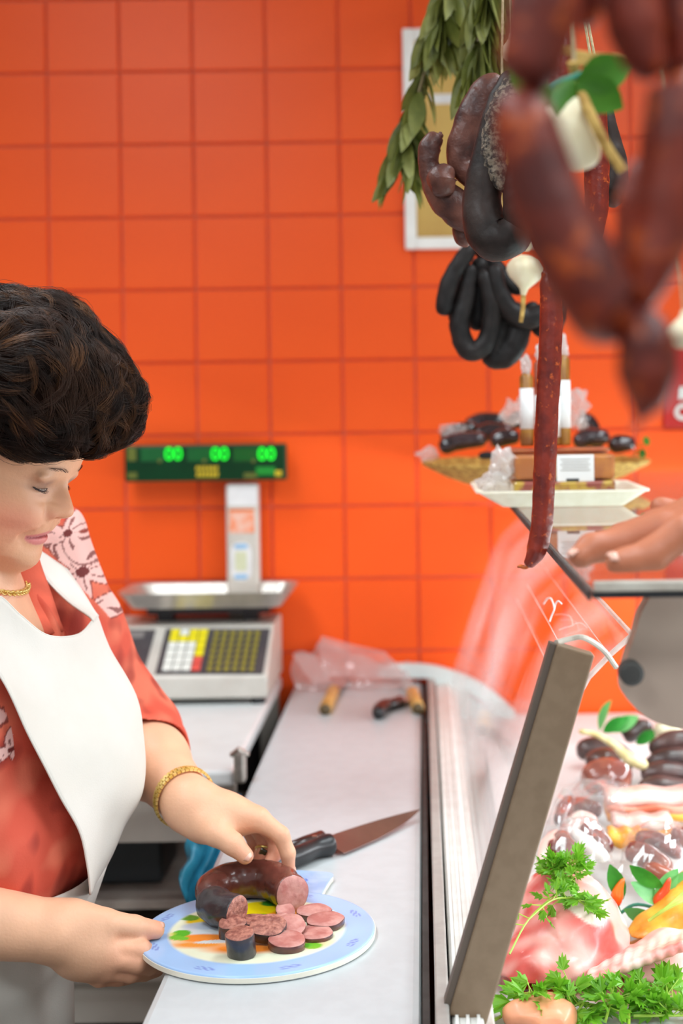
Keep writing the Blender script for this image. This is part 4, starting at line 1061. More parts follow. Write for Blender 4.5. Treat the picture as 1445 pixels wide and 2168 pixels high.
# ================================================================== PLATE WITH CUT SAUSAGES
ZP = CT + 0.0085
pc = PZ(545, 1968, ZP); PR = 0.1255
plt = thing('serving_board', 'round pale blue rimmed serving board with a painted fruit centre and a handle tab', 'serving board', (pc.x, pc.y, CT))
def pl(px, py): q = PZ(px, py, ZP); return np.array([q.x - pc.x, q.y - pc.y])
nr, na = 66, 168
rad = np.concatenate([np.linspace(0, .990, nr - 3), [.996, 1.0, 1.0]]); V = []; 
for i, r in enumerate(rad):
    a = np.linspace(0, 2 * np.pi, na, endpoint=False); z = ZP - (.0 if i < nr - 3 else (.0008, .002, .0072)[i - nr + 3])
    V.append(np.stack([pc.x + PR * r * np.cos(a), pc.y + PR * r * np.sin(a), np.full(na, z)], 1))
V = np.vstack(V); Q = np.stack([V[:, 0] - pc.x, V[:, 1] - pc.y], 1); rr = np.hypot(Q[:, 0], Q[:, 1]) / PR
L3 = lambda r, g, b: np.array(rgb(r, g, b)[:3])
C = np.tile(L3(160, 194, 236), (len(V), 1))
C *= (1 + .06 * vnoise(V, 18, 2))[:, None]
inn = np.clip((.76 - rr) / .03, 0, 1)[:, None]; cream = L3(236, 238, 210) * (1 + .06 * vnoise(V, 14, 9))[:, None]
C = C * (1 - inn) + cream * inn
def paint(px, py, wx, wy, col, rot=0.0, soft=.18, crop=True):
    global C
    c = pl(px, py); ex = abs(pl(px + wx, py)[0] - c[0]); ey = abs(pl(px, py + wy)[1] - c[1])
    d = Q - c; ca, sa = math.cos(rot), math.sin(rot); x = (d[:, 0] * ca + d[:, 1] * sa) / ex; y = (-d[:, 0] * sa + d[:, 1] * ca) / ey
    m = np.clip((1 - np.hypot(x, y)) / soft, 0, 1)[:, None]
    if crop: m = m * inn
    C = C * (1 - m) + L3(*col) * m
for a in ((420, 2000, 90, 10, (240, 150, 60), .0, .6), (520, 2008, 110, 14, (244, 140, 50), 0, .5), (400, 1985, 66, 12, (244, 168, 90), 0, .6), (640, 1998, 90, 14, (236, 200, 130), 0, .8),
          (690, 1920, 60, 16, (226, 236, 196), 0, .8), (540, 1935, 130, 24, (244, 170, 60), 0, .5), (600, 1925, 44, 22, (246, 150, 30)), (545, 1923, 48, 16, (250, 222, 20)), (430, 1950, 40, 9, (250, 214, 20)),
          (572, 1944, 70, 5, (252, 226, 60)), (400, 1943, 26, 7, (70, 160, 40), -.3), (552, 1940, 24, 6, (70, 160, 40)), (575, 1912, 26, 7, (60, 140, 40)), (662, 2002, 22, 8, (120, 190, 50)), (640, 2002, 20, 6, (90, 180, 50)),
          (440, 1966, 66, 17, (222, 228, 232), 0, .3), (440, 1960, 60, 9, (196, 210, 226), 0, .3), (430, 1986, 60, 10, (244, 140, 50), 0, .3), (384, 1976, 22, 8, (80, 180, 40), .4), (378, 1986, 26, 5, (110, 190, 50), -.2), (352, 1978, 24, 6, (246, 226, 110), 0, .8),
          (462, 1993, 56, 4, (214, 214, 214), .1), (620, 1945, 40, 8, (240, 190, 60), 0, .6)):
    paint(*a)
# small violet bows on the rim
for ang in range(8):
    A = ang * math.pi / 4 + .42; c0 = np.array([math.cos(A), math.sin(A)]) * .885 * PR; tg = np.array([-math.sin(A), math.cos(A)])
    d = Q - c0; s_ = d @ tg; n_ = d @ np.array([math.cos(A), math.sin(A)])
    m = (np.abs(np.abs(n_) - .0035 * np.abs(np.sin(s_ * 420))) < .0011) & (np.abs(s_) < .011); m = (m * .75)[:, None]
    C = C * (1 - m) + L3(96, 112, 196) * m
Fc = grid_faces(nr, na, True)
M_print = mat_attr('glossy_printed_laminate', .22, noise=.03, nscale=40)
mesh_from('printed_disc', V, Fc, M_print, plt, cols=C)
M_rim = mat('cream_board_edge', rgb(236, 230, 214), .4)
MB().tube([(pc.x, pc.y, CT + .0008), (pc.x, pc.y, CT + .0016), (pc.x, pc.y, CT + .0066), (pc.x, pc.y, CT + .0068)], [PR - .002, PR + .0004, PR + .0006, PR - .001], 120).build('edge_band', M_rim, plt)
# handle tab
hd = (PZ(668, 1838, ZP) - pc); hd.z = 0; hd.normalize(); hs = Vector((hd.y, -hd.x, 0)); o0 = Vector((pc.x, pc.y, 0)) + hs * -.006
def tab(z, ins):
    pts = [(-.036 - 0, .10), (-.034, .150), (-.032, .186 - ins)]
    out = [o0 + hs * (-.040) + hd * .105, o0 + hs * (-.036 + ins) + hd * .150, o0 + hs * (-.034 + ins) + hd * (.176 - ins)]
    for k in range(7): a = math.pi - k * math.pi / 6 / 2; out.append(o0 + hs * (-.022 + .012 * math.cos(a)) + hd * (.184 - ins + .010 * math.sin(a)))
    for k in range(7): a = math.pi / 2 - k * math.pi / 12; out.append(o0 + hs * (.022 + .012 * math.cos(a) - ins) + hd * (.184 - ins + .010 * math.sin(a)))
    out += [o0 + hs * (.034 - ins) + hd * .176, o0 + hs * (.036 - ins) + hd * .150, o0 + hs * .042 + hd * .105]
    return [Vector((p.x, p.y, z)) for p in out]
MB().prism(tab(CT + .0010, 0), (0, 0, .0056)).build('tab_core', M_rim, plt)
MB().prism(tab(CT + .0066, 0), (0, 0, .0018)).build('tab_print', mat('pale_blue_print', rgb(170, 200, 236), .25, rgb(150, 184, 226), 40), plt)
bw_ = MB(); hc = o0 + hd * .160 + Vector((0, 0, ZP + .0002))
for s_ in (-1, 1): bw_.tube(catmull([hc, hc + hs * .007 * s_ + hd * .004, hc + hs * .010 * s_, hc + hs * .006 * s_ - hd * .003, hc], 14), .0006, 5)
bw_.build('violet_bow', mat('violet_print', rgb(110, 130, 206), .4), plt)

M_cutp = mat('cut_pork_filling', rgb(208, 150, 140), .42, rgb(182, 112, 104), 70, sss=.1, lo=.38, hi=.62, bump=.25, bscale=200)
M_cutb = mat('cut_black_pudding_filling', rgb(190, 126, 108), .5, rgb(134, 76, 66), 190, lo=.36, hi=.64, bump=.5, bscale=300)
M_smoked = mat('smoked_brown_skin', rgb(116, 62, 52), .26, rgb(78, 40, 34), 26, bump=.35, bscale=60, coat=.3, lo=.35, hi=.65)
M_pud = mat('black_pudding_skin', rgb(58, 50, 54), .3, rgb(40, 35, 38), 40, bump=.35, bscale=80, coat=.2)
def cut_sausage(name, label, pts, rs, m, mcut, cuts=(False, True), bum=.04, sd=1, n=44, seg=32, cat='sausage'):
    pa = catmull(pts, n); t = np.linspace(0, 1, n); base = np.interp(t, np.linspace(0, 1, len(rs)), rs); L = np.linalg.norm(np.diff(pa, axis=0), axis=1).sum()
    g = np.ones(n)
    if not cuts[0]: e = np.clip(t * L / base / 1.1, 0, 1); g *= .15 + .85 * np.sqrt(1 - (1 - e) ** 2)
    if not cuts[1]: e = np.clip((1 - t) * L / base / 1.1, 0, 1); g *= .15 + .85 * np.sqrt(1 - (1 - e) ** 2)
    v, f = tube_geo(pa, base * g, seg); v = np.array(v); ctr = np.repeat(pa, seg, axis=0); v = ctr + (v - ctr) * (1 + bum * vnoise(v, 34, sd) + bum * .4 * vnoise(v, 90, sd + 1))[:, None]
    root = thing(name, label, cat, pa.mean(0))
    mesh_from('skin', v, f, m, root)
    for k, c in enumerate(cuts):
        if not c: continue
        ringv = v[:seg] if k == 0 else v[-seg:]; cen = pa[0] if k == 0 else pa[-1]; dr = (pa[0] - pa[1]) if k == 0 else (pa[-1] - pa[-2]); dr = dr / np.linalg.norm(dr)
        VV = []
        for i, (s_, h_) in enumerate(((.985, .0002), (.965, .0010), (.6, .0016), (.25, .0018), (.02, .0018))): VV.append(cen + (ringv - cen) * s_ + dr * h_)
        VV = np.vstack(VV); VV += (.0008 * vnoise(VV, 160, 3))[:, None] * dr * .6
        ff = grid_faces(5, seg, True) + [tuple(4 * seg + i for i in range(seg))]
        if k == 0: ff = [q[::-1] for q in ff]
        mesh_from('cut_face', VV, ff, mcut, root)
    return root
zb_ = ZP + .0215
big = cut_sausage('smoked_sausage', 'thick brown smoked horseshoe sausage with a pink cut end under the hand', [PZ(448, 1906, zb_), PZ(449, 1884, zb_), PZ(476, 1870, zb_), PZ(520, 1862, zb_), PZ(562, 1862, zb_), PZ(594, 1873, zb_), PZ(618, 1892, zb_)], [.014, .019, .0205, .0212, .0212, .0210, .0195], M_smoked, M_cutp, (False, True), sd=3, n=60)
nb = cut_sausage('black_pudding_stub', 'short thick black pudding stub standing at the left of the serving board', [PZ(446, 1898, ZP + .022), PZ(452, 1914, ZP + .021), PZ(474, 1925, ZP + .0205), PZ(501, 1932, ZP + .020)], [.0165, .0195, .0190, .0180], M_pud, M_cutb, (False, True), sd=5)
def slice_(name, label, px, py, w_, dep, h, tilt, yaw, msk, mc, z=None, sd=1, oblique=1.0, group=None):
    """a cut disc lying on the board: w_ = width in px, dep = depth in m, h = thickness"""
    zc = (ZP + .0004 if z is None else z); c = PZ(px, py, zc + h / 2); R_ = w_ * .5 * c.y / F; n = 28
    root = thing(name, label, 'sausage slice', (c.x, c.y, zc), group); M_ = Matrix.Rotation(yaw, 3, 'Z') @ Matrix.Rotation(tilt, 3, 'X')
    rsd = np.random.default_rng(sd); ph = rsd.uniform(0, 6, 3)
    def ring(s_, z_): return [c + M_ @ Vector((R_ * s_ * math.cos(a) * (1 + .05 * math.sin(2 * a + ph[0]) + .03 * math.sin(5 * a + ph[1])), dep * s_ * math.sin(a) * (1 + .05 * math.sin(3 * a + ph[2])), z_)) for a in np.linspace(0, 2 * np.pi, n, endpoint=False)]
    VV = ring(.95, -h / 2) + ring(1.0, -h / 2 + .0008) + ring(1.0, h / 2 - .0008) + ring(.975, h / 2 - .0001)
    mesh_from('rind', [list(v) for v in VV], grid_faces(4, n, True) + [tuple(range(n))[::-1]], msk, root)
    VV = ring(.985, h / 2 - .0003) + ring(.95, h / 2 + .0003) + ring(.5, h / 2 + .0005) + ring(.02, h / 2 + .0004)
    mesh_from('cut_face', [list(v) for v in VV], grid_faces(4, n, True) + [tuple(3 * n + i for i in range(n))], mc, root)
    return root
SM = ('sausage_slice',)
slice_('sausage_slice', 'pink sausage slice directly below the big cut end', 604, 1932, 40, .014, .006, .45, .3, M_smoked, M_cutp, ZP + .002, sd=1)
slice_('sausage_slice', 'thick pink wedge slice lying furthest back at the right', 664, 1934, 72, .013, .009, .22, .10, M_smoked, M_cutp, ZP + .001, sd=2)
slice_('sausage_slice', 'pink slice lying rightmost on the board near the rim', 688, 1952, 80, .016, .008, .16, .22, M_smoked, M_cutp, ZP + .0015, sd=3)
slice_('sausage_slice', 'pink slice leaning against the black slices in the middle', 614, 1962, 68, .017, .0055, .40, .28, M_smoked, M_cutp, ZP + .008, sd=4)
slice_('sausage_slice', 'pale pink slice lying half under the middle slice', 592, 1953, 54, .016, .004, .18, -.1, M_smoked, M_cutp, ZP + .004, sd=5)
slice_('sausage_slice', 'round pink slice lying flat at the right front', 669, 1977, 72, .019, .005, .06, -.15, M_smoked, M_cutp, sd=6)
slice_('sausage_slice', 'pink slice with a brown rind lying at the very front', 607, 1996, 80, .018, .009, .14, .26, M_smoked, M_cutp, ZP + .001, sd=7)
slice_('black_pudding_slice', 'thin black pudding slice just in front of the black stub', 538, 1954, 74, .012, .009, .12, .05, M_pud, M_cutb, sd=8)
slice_('black_pudding_slice', 'black pudding slice standing at the left of the cut slices', 492, 1966, 62, .012, .016, .30, .10, M_pud, M_cutb, ZP + .001, sd=9)
slice_('black_pudding_slice', 'large black pudding slice showing its speckled face in the middle', 566, 1967, 82, .016, .012, .40, .24, M_pud, M_cutb, ZP + .007, sd=10)
slice_('black_pudding_slice', 'stubby black pudding end piece at the very front left', 510, 1998, 60, .014, .024, .22, -.35, M_pud, M_cutb, ZP + .001, sd=11)

# ================================================================== INSIDE THE CASE
M_film3 = mat_pane('vacuum_film', (.97, .97, .97, 1), .08, .55, 2.6, haze=.10, rough=.07, hazecol=(.95, .95, .95, 1))
def sdf_obj(name, lo, hi, h, build, m, parent=None, disp=None, col=None, smooth=1):
    g = Grid(lo, hi, h); build(g); V, Q = g.mesh(smooth)
    if disp is not None: V = disp(V)
    return mesh_from(name, V, Q, m, parent, cols=None if col is None else col(V))
# pork joint
mc = P(1190, 1985, 1.60)
pj = thing('pork_joint', 'large raw pink pork joint topped with parsley, beside the slanted bar', 'meat', (mc.x, mc.y, ZD))
def bj(g):
    g.ell(P(1175, 2040, 1.575), (.056, .060, .038), k=.03); g.ell(P(1215, 1960, 1.61), (.050, .060, .045), k=.03); g.ell(P(1190, 1885, 1.65), (.032, .045, .034), k=.03)
    g.ell(P(1275, 2000, 1.62), (.030, .050, .035), k=.02); g.ell(P(1110, 2060, 1.56), (.028, .04, .03), k=.02); g.ell(P(1255, 1935, 1.63), (.024, .04, .03), k=.015); g.ell(P(1140, 1935, 1.63), (.028, .05, .035), k=.02)
    for a, b in (((1130, 1960), (1110, 2060)), ((1200, 1905), (1170, 2050)), ((1240, 1950), (1250, 2060))):
        g.cone(P(*a, 1.53), P(*b, 1.515), .006, .005, .014, sub=True)
    zz = ZD + .002; g.op(lambda X, Y, Z: (zz - Z) + 0 * X + 0 * Y, (mc.x - .2, mc.y - .2, ZD - .1), (mc.x + .2, mc.y + .2, ZD + .002), 0.004, sub=True)
def cj(V):
    n1 = vnoise(V, 9, 4) + .55 * vnoise(V, 24, 5); f = np.clip(n1 * 1.1 + .5, 0, 1)[:, None]
    c = L3(214, 82, 74) * (1 - f) + L3(236, 164, 154) * f
    w_ = np.clip((vnoise(V, 13, 8) - .55) * 5, 0, 1)[:, None]; c = c * (1 - w_) + L3(248, 222, 210) * w_
    return c
M_meat = mat_attr('raw_meat', .36, sss=.12, bump=.3, bscale=60, coat=.10, noise=.12, nscale=60)
def dj(V): return V + .002 * np.stack([vnoise(V, 26, 1), vnoise(V, 26, 2), vnoise(V, 26, 3)], 1)
sdf_obj('meat', (mc.x - .13, mc.y - .14, ZD - .02), (mc.x + .13, mc.y + .14, ZD + .16), .003, bj, M_meat, pj, dj, cj)
# rib rack
rb = P(1340, 2085, 1.56); rk = thing('rib_rack', 'pale pink rack of ribs with a ridged surface at the bottom right', 'meat', (rb.x, rb.y, ZD))
def br2(g):
    g.ell(P(1330, 2110, 1.56), (.088, .07, .034), k=.02); g.ell(P(1420, 2070, 1.58), (.04, .07, .05), k=.03)
    for k in range(9):
        a = P(1250 + k * 24, 2085 - k * 9, 1.49); b = P(1262 + k * 24, 2040 - k * 7, 1.60); a.z += .004; b.z += .004
        g.cone(a, b, .0062, .0062, .006)
    g.op(lambda X, Y, Z: (ZD + .002 - Z) + 0 * X + 0 * Y, (rb.x - .2, rb.y - .2, ZD - .1), (rb.x + .3, rb.y + .2, ZD + .002), 0, sub=True)
def cr(V):
    f = np.clip(vnoise(V, 11, 14) * .8 + .55 + .3 * vnoise(V, 40, 15), 0, 1)[:, None]; return L3(234, 142, 132) * (1 - f) + L3(246, 208, 196) * f
sdf_obj('meat', (rb.x - .12, rb.y - .12, ZD - .02), (rb.x + .16, rb.y + .13, ZD + .11), .003, br2, M_meat, rk, None, cr)
# small meat piece at the lower left of the ribs
sm = P(1160, 2150, 1.47); ms = thing('meat_piece', 'small pinkish orange meat piece under the front parsley', 'meat', (sm.x, sm.y, ZD))
def bs(g):
    g.ell((sm.x, sm.y - .02, ZD + .014), (.028, .030, .016), k=.01); g.ell((sm.x - .03, sm.y - .02, ZD + .014), (.02, .02, .014), k=.01)
sdf_obj('meat', (sm.x - .06, sm.y - .05, ZD - .01), (sm.x + .08, sm.y + .05, ZD + .07), .003, bs, M_meat, ms, dj, lambda V: L3(240, 160, 120) * (1 + .1 * vnoise(V, 20, 2))[:, None])
# chicken
cc = P(1420, 1965, 1.70); cx_ = thing('yellow_chicken', 'plump yellow corn fed chicken legs behind the rib rack', 'poultry', (cc.x, cc.y, ZD))
def bc(g):
    g.chain([P(1322, 1992, 1.665), P(1370, 1965, 1.68), P(1440, 1925, 1.70), P(1500, 1900, 1.72)], [.008, .016, .024, .03], .01)
    g.chain([P(1320, 2008, 1.65), P(1380, 1995, 1.655), P(1450, 1965, 1.67), P(1520, 1940, 1.69)], [.009, .018, .026, .03], .01)
    g.ell((cc.x + .05, cc.y + .03, ZD + .035), (.05, .04, .034), k=.02)
    g.op(lambda X, Y, Z: (ZD + .002 - Z) + 0 * X + 0 * Y, (cc.x - .2, cc.y - .2, ZD - .1), (cc.x + .3, cc.y + .2, ZD + .002), 0, sub=True)
M_chick = mat('corn_fed_chicken_skin', rgb(232, 172, 62), .35, rgb(214, 140, 40), 30, sss=.1, bump=.3, bscale=160, coat=.2)
sdf_obj('bird', (cc.x - .10, cc.y - .10, ZD - .02), (cc.x + .14, cc.y + .12, ZD + .13), .003, bc, M_chick, cx_)
t = thing('spring_onion', 'bunch of pale green stalks lying across the yellow chicken', 'vegetable', P(1400, 1930, 1.64)); sb_ = MB()
for k in range(6): sb_.tube(catmull([P(1372 + k * 5, 1950 - k * 4, 1.640), P(1410 + k * 5, 1922 - k * 2, 1.640), P(1450 + k * 3, 1886 + k * 3, 1.65)], 10), .0019, 6)
sb_.build('stalk', mat('pale_green_stalk', rgb(186, 206, 92), .4, rgb(160, 190, 70), 40), t)

# parsley
M_pars = mat('fresh_parsley', rgb(158, 208, 66), .4, rgb(112, 176, 40), 30, transl=.3)
M_pst = mat('parsley_stem', rgb(168, 200, 70), .4)
def parsley_leaf():
    V = [(0, 0, 0)]; Fc = []
    out = []
    for a, l in ((-100, .30), (-82, .62), (-66, .50), (-56, .82), (-42, .60), (-24, .92), (-12, .66), (0, 1.0), (12, .66), (24, .92), (42, .60), (56, .82), (66, .50), (82, .62), (100, .30)):
        r = math.radians(a); out.append((math.sin(r) * l * .011, math.cos(r) * l * .016 + .002, -.003 * l * l + .0012 * math.sin(a * .3)))
    V += out; Fc = [(0, i, i + 1) for i in range(1, len(out))]
    me = bpy.data.meshes.new('leaf'); me.from_pydata(V, [], Fc); me.materials.append(M_pars); return me
plm = parsley_leaf()
def parsley(label, stems, nleaf, sd, sc=1.0):
    r = random.Random(sd); base = stems[0][0]
    t = thing('parsley_sprig', label, 'parsley', base); st = MB()
    for s_ in stems:
        pa = catmull(s_, 16); st.tube(pa, list(np.linspace(.0014, .0009, 16) * sc), 6)
    tw = []
    for k in range(nleaf):
        s_ = stems[k % len(stems)]; q = Vector(catmull(s_, 16)[int(r.triangular(3, 15, 15))]); d = Vector((r.gauss(0, 1), r.gauss(0, .8), r.gauss(.45, .5))).normalized()
        e = q + d * r.uniform(.006, .018) * sc; st.tube([q, e], .0006, 5)
        dd = (d + Vector((r.gauss(0, .5), r.gauss(0, .5), r.gauss(0, .3)))).normalized(); place_leaf(plm, 'leaf', e, dd, t, r.uniform(-1.2, 1.2), r.uniform(.8, 1.35) * sc)
    st.build('stem', M_pst, t)
parsley('parsley sprig with a long stem draped over the pork joint', [[P(1078, 2020, 1.50), P(1120, 1945, 1.53), P(1190, 1880, 1.58), P(1235, 1838, 1.61)], [P(1120, 1945, 1.53), P(1170, 1905, 1.555), P(1215, 1905, 1.57), P(1262, 1930, 1.57)], [P(1190, 1880, 1.58), P(1175, 1850, 1.60), P(1165, 1835, 1.61)], [P(1175, 1850, 1.60), P(1200, 1835, 1.61), P(1215, 1825, 1.61)]], 120, 5, .80)
parsley('parsley sprig in front of the pork joint near the slanted bar', [[P(1035, 2165, 1.45), P(1090, 2135, 1.465), P(1120, 2110, 1.47), P(1118, 2100, 1.47)], [P(1110, 2110, 1.46), P(1150, 2128, 1.465), P(1180, 2150, 1.465)], [P(1165, 2165, 1.46), P(1180, 2110, 1.475), P(1215, 2092, 1.48)], [P(1195, 2140, 1.46), P(1235, 2122, 1.465), P(1200, 2168, 1.45)]], 44, 6, 1.25)
parsley('wide bunch of parsley lying in front of the rib rack', [[P(1330, 2170, 1.43), P(1335, 2130, 1.455), P(1375, 2112, 1.47), P(1420, 2105, 1.475)], [P(1250, 2150, 1.45), P(1310, 2120, 1.46), P(1370, 2115, 1.465)], [P(1280, 2165, 1.44), P(1290, 2130, 1.45), P(1300, 2110, 1.46)], [P(1340, 2150, 1.45), P(1400, 2150, 1.45), P(1446, 2150, 1.45)], [P(1380, 2120, 1.47), P(1420, 2135, 1.465), P(1446, 2140, 1.46)]], 95, 7, 1.2)

# plastic leaves and chillies
sage = leaf_mesh('leaf', .050, .022, mat('glossy_green_leaf', rgb(64, 168, 60), .35, rgb(36, 134, 40), 24, transl=.2), .15)
pale = leaf_mesh('leaf', .048, .022, mat('pale_green_leaf', rgb(124, 196, 112), .4, rgb(90, 170, 90), 24, transl=.2), .15)
t = thing('leaf_decoration', 'sprig of green leaves with two red and orange chillies behind the pork joint', 'decoration', P(1360, 1900, 1.72))
for (me_, x, y, dx, dy, dz, rl) in ((sage, 1332, 1832, 1, -.2, -.75, .6), (sage, 1290, 1830, .35, 0, -1, .4), (pale, 1335, 1868, 1, -.1, -.65, -.3), (pale, 1385, 1905, .5, 0, .6, .3), (sage, 1300, 1895, .2, .2, -1, .2), (pale, 1320, 1925, .6, -.2, -.2, .5), (sage, 1418, 1985, .25, -.2, -1, .4), (pale, 1410, 1880, .6, .2, .2, .4)):
    place_leaf(me_, 'leaf', P(x, y, 1.70), (dx, dy, dz), t, 1.2 + rl, .95)
M_chi = mat('red_orange_chilli', rgb(238, 70, 30), .25, rgb(240, 130, 30), 12, coat=.3)
for (a, b, c) in (((1302, 1918), (1308, 1885), (1320, 1858)), ((1385, 1918), (1404, 1890), (1418, 1858))):
    link([P(*a, 1.70), P(*b, 1.70), P(*c, 1.70)], [.0062, .0080, .0050, .0018], 'chilli', M_chi, t, 14, 12, (.6, .3), bumpy=.01)
MB().tube(catmull([P(1310, 1935, 1.71), P(1345, 1915, 1.71), P(1400, 1925, 1.71)], 10), .002, 6).build('stem', M_stem, t)
t = thing('pot_clear', 'clear plastic tub standing behind the rib rack', 'tub', P(1340, 2020, 1.62)); t.name = 'clear_tub'
a, b = P(1322, 2028, 1.62), P(1400, 2018, 1.62); MB().box(((a.x + b.x) / 2, 1.635, (ZD + a.z) / 2), (b.x - a.x, .05, a.z - ZD), bev=.003).build('tub', M_film3, t)

# packs further inside
def vac(label, corners, h, items, sd):
    Y = corners[0][2]; c = sum((Vector(P(*q)) for q in corners), Vector()) / len(corners)
    t = thing('vacuum_pack', label, 'packed food', (c.x, c.y, c.z), 'vacuum packs in the case'); r = np.random.default_rng(sd)
    A, B, C_, D_ = [P(*q) for q in corners]; V = []; n = 14
    for i in range(n):
        for j in range(n):
            u, v = i / (n - 1), j / (n - 1); p = (A * (1 - u) + B * u) * (1 - v) + (D_ * (1 - u) + C_ * u) * v; p = p + Vector((0, 0, h * (math.sin(math.pi * u) * math.sin(math.pi * v)) ** .5)); V.append(p)
    V = np.array([list(p) for p in V]); V[:, 2] += .004 * vnoise(V, 26, sd) * 1.0
    o = mesh_from('film', V, grid_faces(n, n), M_film3, t, smooth=False)
    for k, (pts, rs, m) in enumerate(items): link([P(*p) for p in pts], rs, 'sausage', m, t, 18, 12, (.5, .5), sd + k)
    return t
M_redbrown = mat('moist_red_brown_sausage', rgb(150, 84, 66), .2, rgb(116, 56, 46), 26, coat=.5)
M_rb2 = mat('dark_red_cured_sausage', rgb(128, 58, 48), .25, rgb(96, 40, 34), 26, coat=.3)
M_fat = mat('white_fat', rgb(248, 246, 240), .35, rgb(238, 234, 226), 30)
def bacon(label, x0, y0, x1, y1, Y, dep, hh, ms, group='bacon and cured slabs'):
    a, b = P(x0, y1, Y), P(x1, y0, Y); t = thing('cured_slab', label, 'meat', ((a.x + b.x) / 2, Y, a.z), group); n = len(ms)
    for k, m in enumerate(ms):
        z0 = a.z + (b.z - a.z) * k / n; V = []; N = 14
        for i in range(N):
            x = a.x + (b.x - a.x) * i / (N - 1); w_ = .002 * math.sin(i * 1.1 + k)
            V += [(x, Y, z0 + w_), (x, Y + dep, z0 + w_ + .004), (x, Y + dep, z0 + w_ + .004 + (b.z - a.z) / n), (x, Y - .001 * k, z0 + w_ + (b.z - a.z) / n)]
        Fc = [(i * 4 + j, i * 4 + 4 + j, i * 4 + 4 + (j + 1) % 4, i * 4 + (j + 1) % 4) for i in range(N - 1) for j in range(4)] + [(0, 1, 2, 3), tuple((N - 1) * 4 + j for j in (3, 2, 1, 0))]
        mesh_from('layer', V, Fc, m, t)
    return t
M_bac = mat('pink_bacon', rgb(226, 120, 90), .3, rgb(236, 166, 140), 18, coat=.3); M_bor = mat('orange_rind', rgb(244, 176, 60), .3, rgb(236, 130, 50), 14, coat=.3); M_bp = mat('pale_bacon', rgb(240, 208, 196), .3, rgb(232, 170, 160), 18, coat=.3)
def riser(px0, px1, Y0, Y1, z):   # packs lie on a white sloping display tray
    pass
bacon('long orange edged bacon slab lying across the case', 1286, 1688, 1500, 1740, 1.98, .05, .03, [M_bor, M_bac, M_bp])
bacon('yellow rinded cured slab below the bacon slab', 1300, 1742, 1425, 1772, 1.93, .04, .02, [M_bor, M_bp])
bacon('small yellow rinded piece in front of the cured slab', 1290, 1770, 1360, 1795, 1.88, .03, .02, [M_bor])
vac('vacuum pack with a red brown sausage and white glare left of the chillies', [(1165, 1800, 1.79), (1300, 1830, 1.79), (1280, 1752, 1.90), (1185, 1740, 1.90)], .025, [([(1185, 1768, 1.86), (1200, 1795, 1.83), (1228, 1822, 1.80)], [.012, .014, .012], M_redbrown), ([(1212, 1762, 1.86), (1245, 1792, 1.83), (1285, 1820, 1.81)], [.008, .012, .008], M_fat), ([(1232, 1752, 1.88), (1262, 1770, 1.86), (1292, 1800, 1.84)], [.010, .012, .010], M_rb2), ([(1168, 1785, 1.84), (1178, 1805, 1.82), (1196, 1825, 1.80)], [.010, .012, .010], M_rb2)], 31)
vac('vacuum pack of sausages with strong glare right of the chillies', [(1305, 1850, 1.79), (1450, 1860, 1.79), (1450, 1745, 1.92), (1325, 1760, 1.92)], .03, [([(1325, 1800, 1.84), (1365, 1812, 1.83), (1420, 1845, 1.80)], [.014, .016, .012], M_redbrown), ([(1345, 1772, 1.88), (1390, 1780, 1.87), (1440, 1812, 1.84)], [.009, .012, .009], M_rb2), ([(1360, 1836, 1.81), (1390, 1848, 1.80), (1430, 1862, 1.79)], [.011, .013, .011], M_redbrown), ([(1420, 1765, 1.9), (1450, 1775, 1.9), (1470, 1790, 1.89)], [.012, .014, .012], M_redbrown)], 37)
vac('clear pack of pale meat in front of the brown sausage heap', [(1185, 1760, 1.90), (1330, 1745, 1.92), (1320, 1668, 2.10), (1210, 1668, 2.10)], .03, [([(1200, 1748, 1.94), (1230, 1738, 1.95), (1262, 1742, 1.94)], [.010, .014, .010], M_bp), ([(1215, 1700, 2.06), (1240, 1712, 2.04), (1272, 1716, 2.03)], [.012, .014, .012], M_rb2), ([(1190, 1728, 1.98), (1205, 1740, 1.96), (1225, 1756, 1.95)], [.010, .012, .010], M_redbrown)], 41)
vac('glossy film pack lying over the brown sausage heap', [(1225, 1700, 2.06), (1340, 1705, 2.06), (1335, 1630, 2.22), (1235, 1630, 2.22)], .03, [([(1235, 1655, 2.12), (1285, 1645, 2.13), (1335, 1655, 2.12)], [.024, .03, .024], M_redbrown), ([(1240, 1620, 2.22), (1280, 1612, 2.22), (1330, 1625, 2.22)], [.018, .022, .018], mat('brown_pudding', rgb(100, 60, 48), .25, rgb(74, 42, 36), 30, coat=.3))], 43)
vac('film wrapped pale pink meat pack beside the slanted clear panel', [(1118, 1850, 1.79), (1200, 1850, 1.79), (1215, 1680, 2.06), (1185, 1680, 2.06)], .03, [([(1150, 1835, 1.81), (1165, 1800, 1.84), (1180, 1770, 1.88)], [.012, .017, .012], M_bp), ([(1185, 1740, 1.92), (1195, 1715, 1.97), (1205, 1695, 2.02)], [.010, .013, .010], M_rb2)], 47)
M_choc = mat('dark_brown_sausage', rgb(86, 58, 54), .3, rgb(58, 38, 36), 24, coat=.2)
PL = ['uppermost of the dark sausage heap under the grey panel', 'second from the top of the dark sausage heap', 'third from the top of the dark sausage heap', 'lowest of the dark sausage heap above the bacon']
for k, pts in enumerate((((1375, 1592), (1420, 1570), (1490, 1566)), ((1370, 1628), (1410, 1606), (1500, 1606)), ((1358, 1648), (1400, 1634), (1500, 1645)), ((1352, 1672), (1400, 1664), (1500, 1685)))):
    Y = 2.24 - .03 * k; t = thing('dark_sausage', 'dark brown sausage, ' + PL[k], 'sausage', P(*pts[1], Y), 'dark sausage heap')
    link([P(*p, Y) for p in pts], [px2r(34, Y), px2r(46, Y), px2r(44, Y)], 'casing', M_choc, t, 24, 16, (.4, .6), 70 + k)
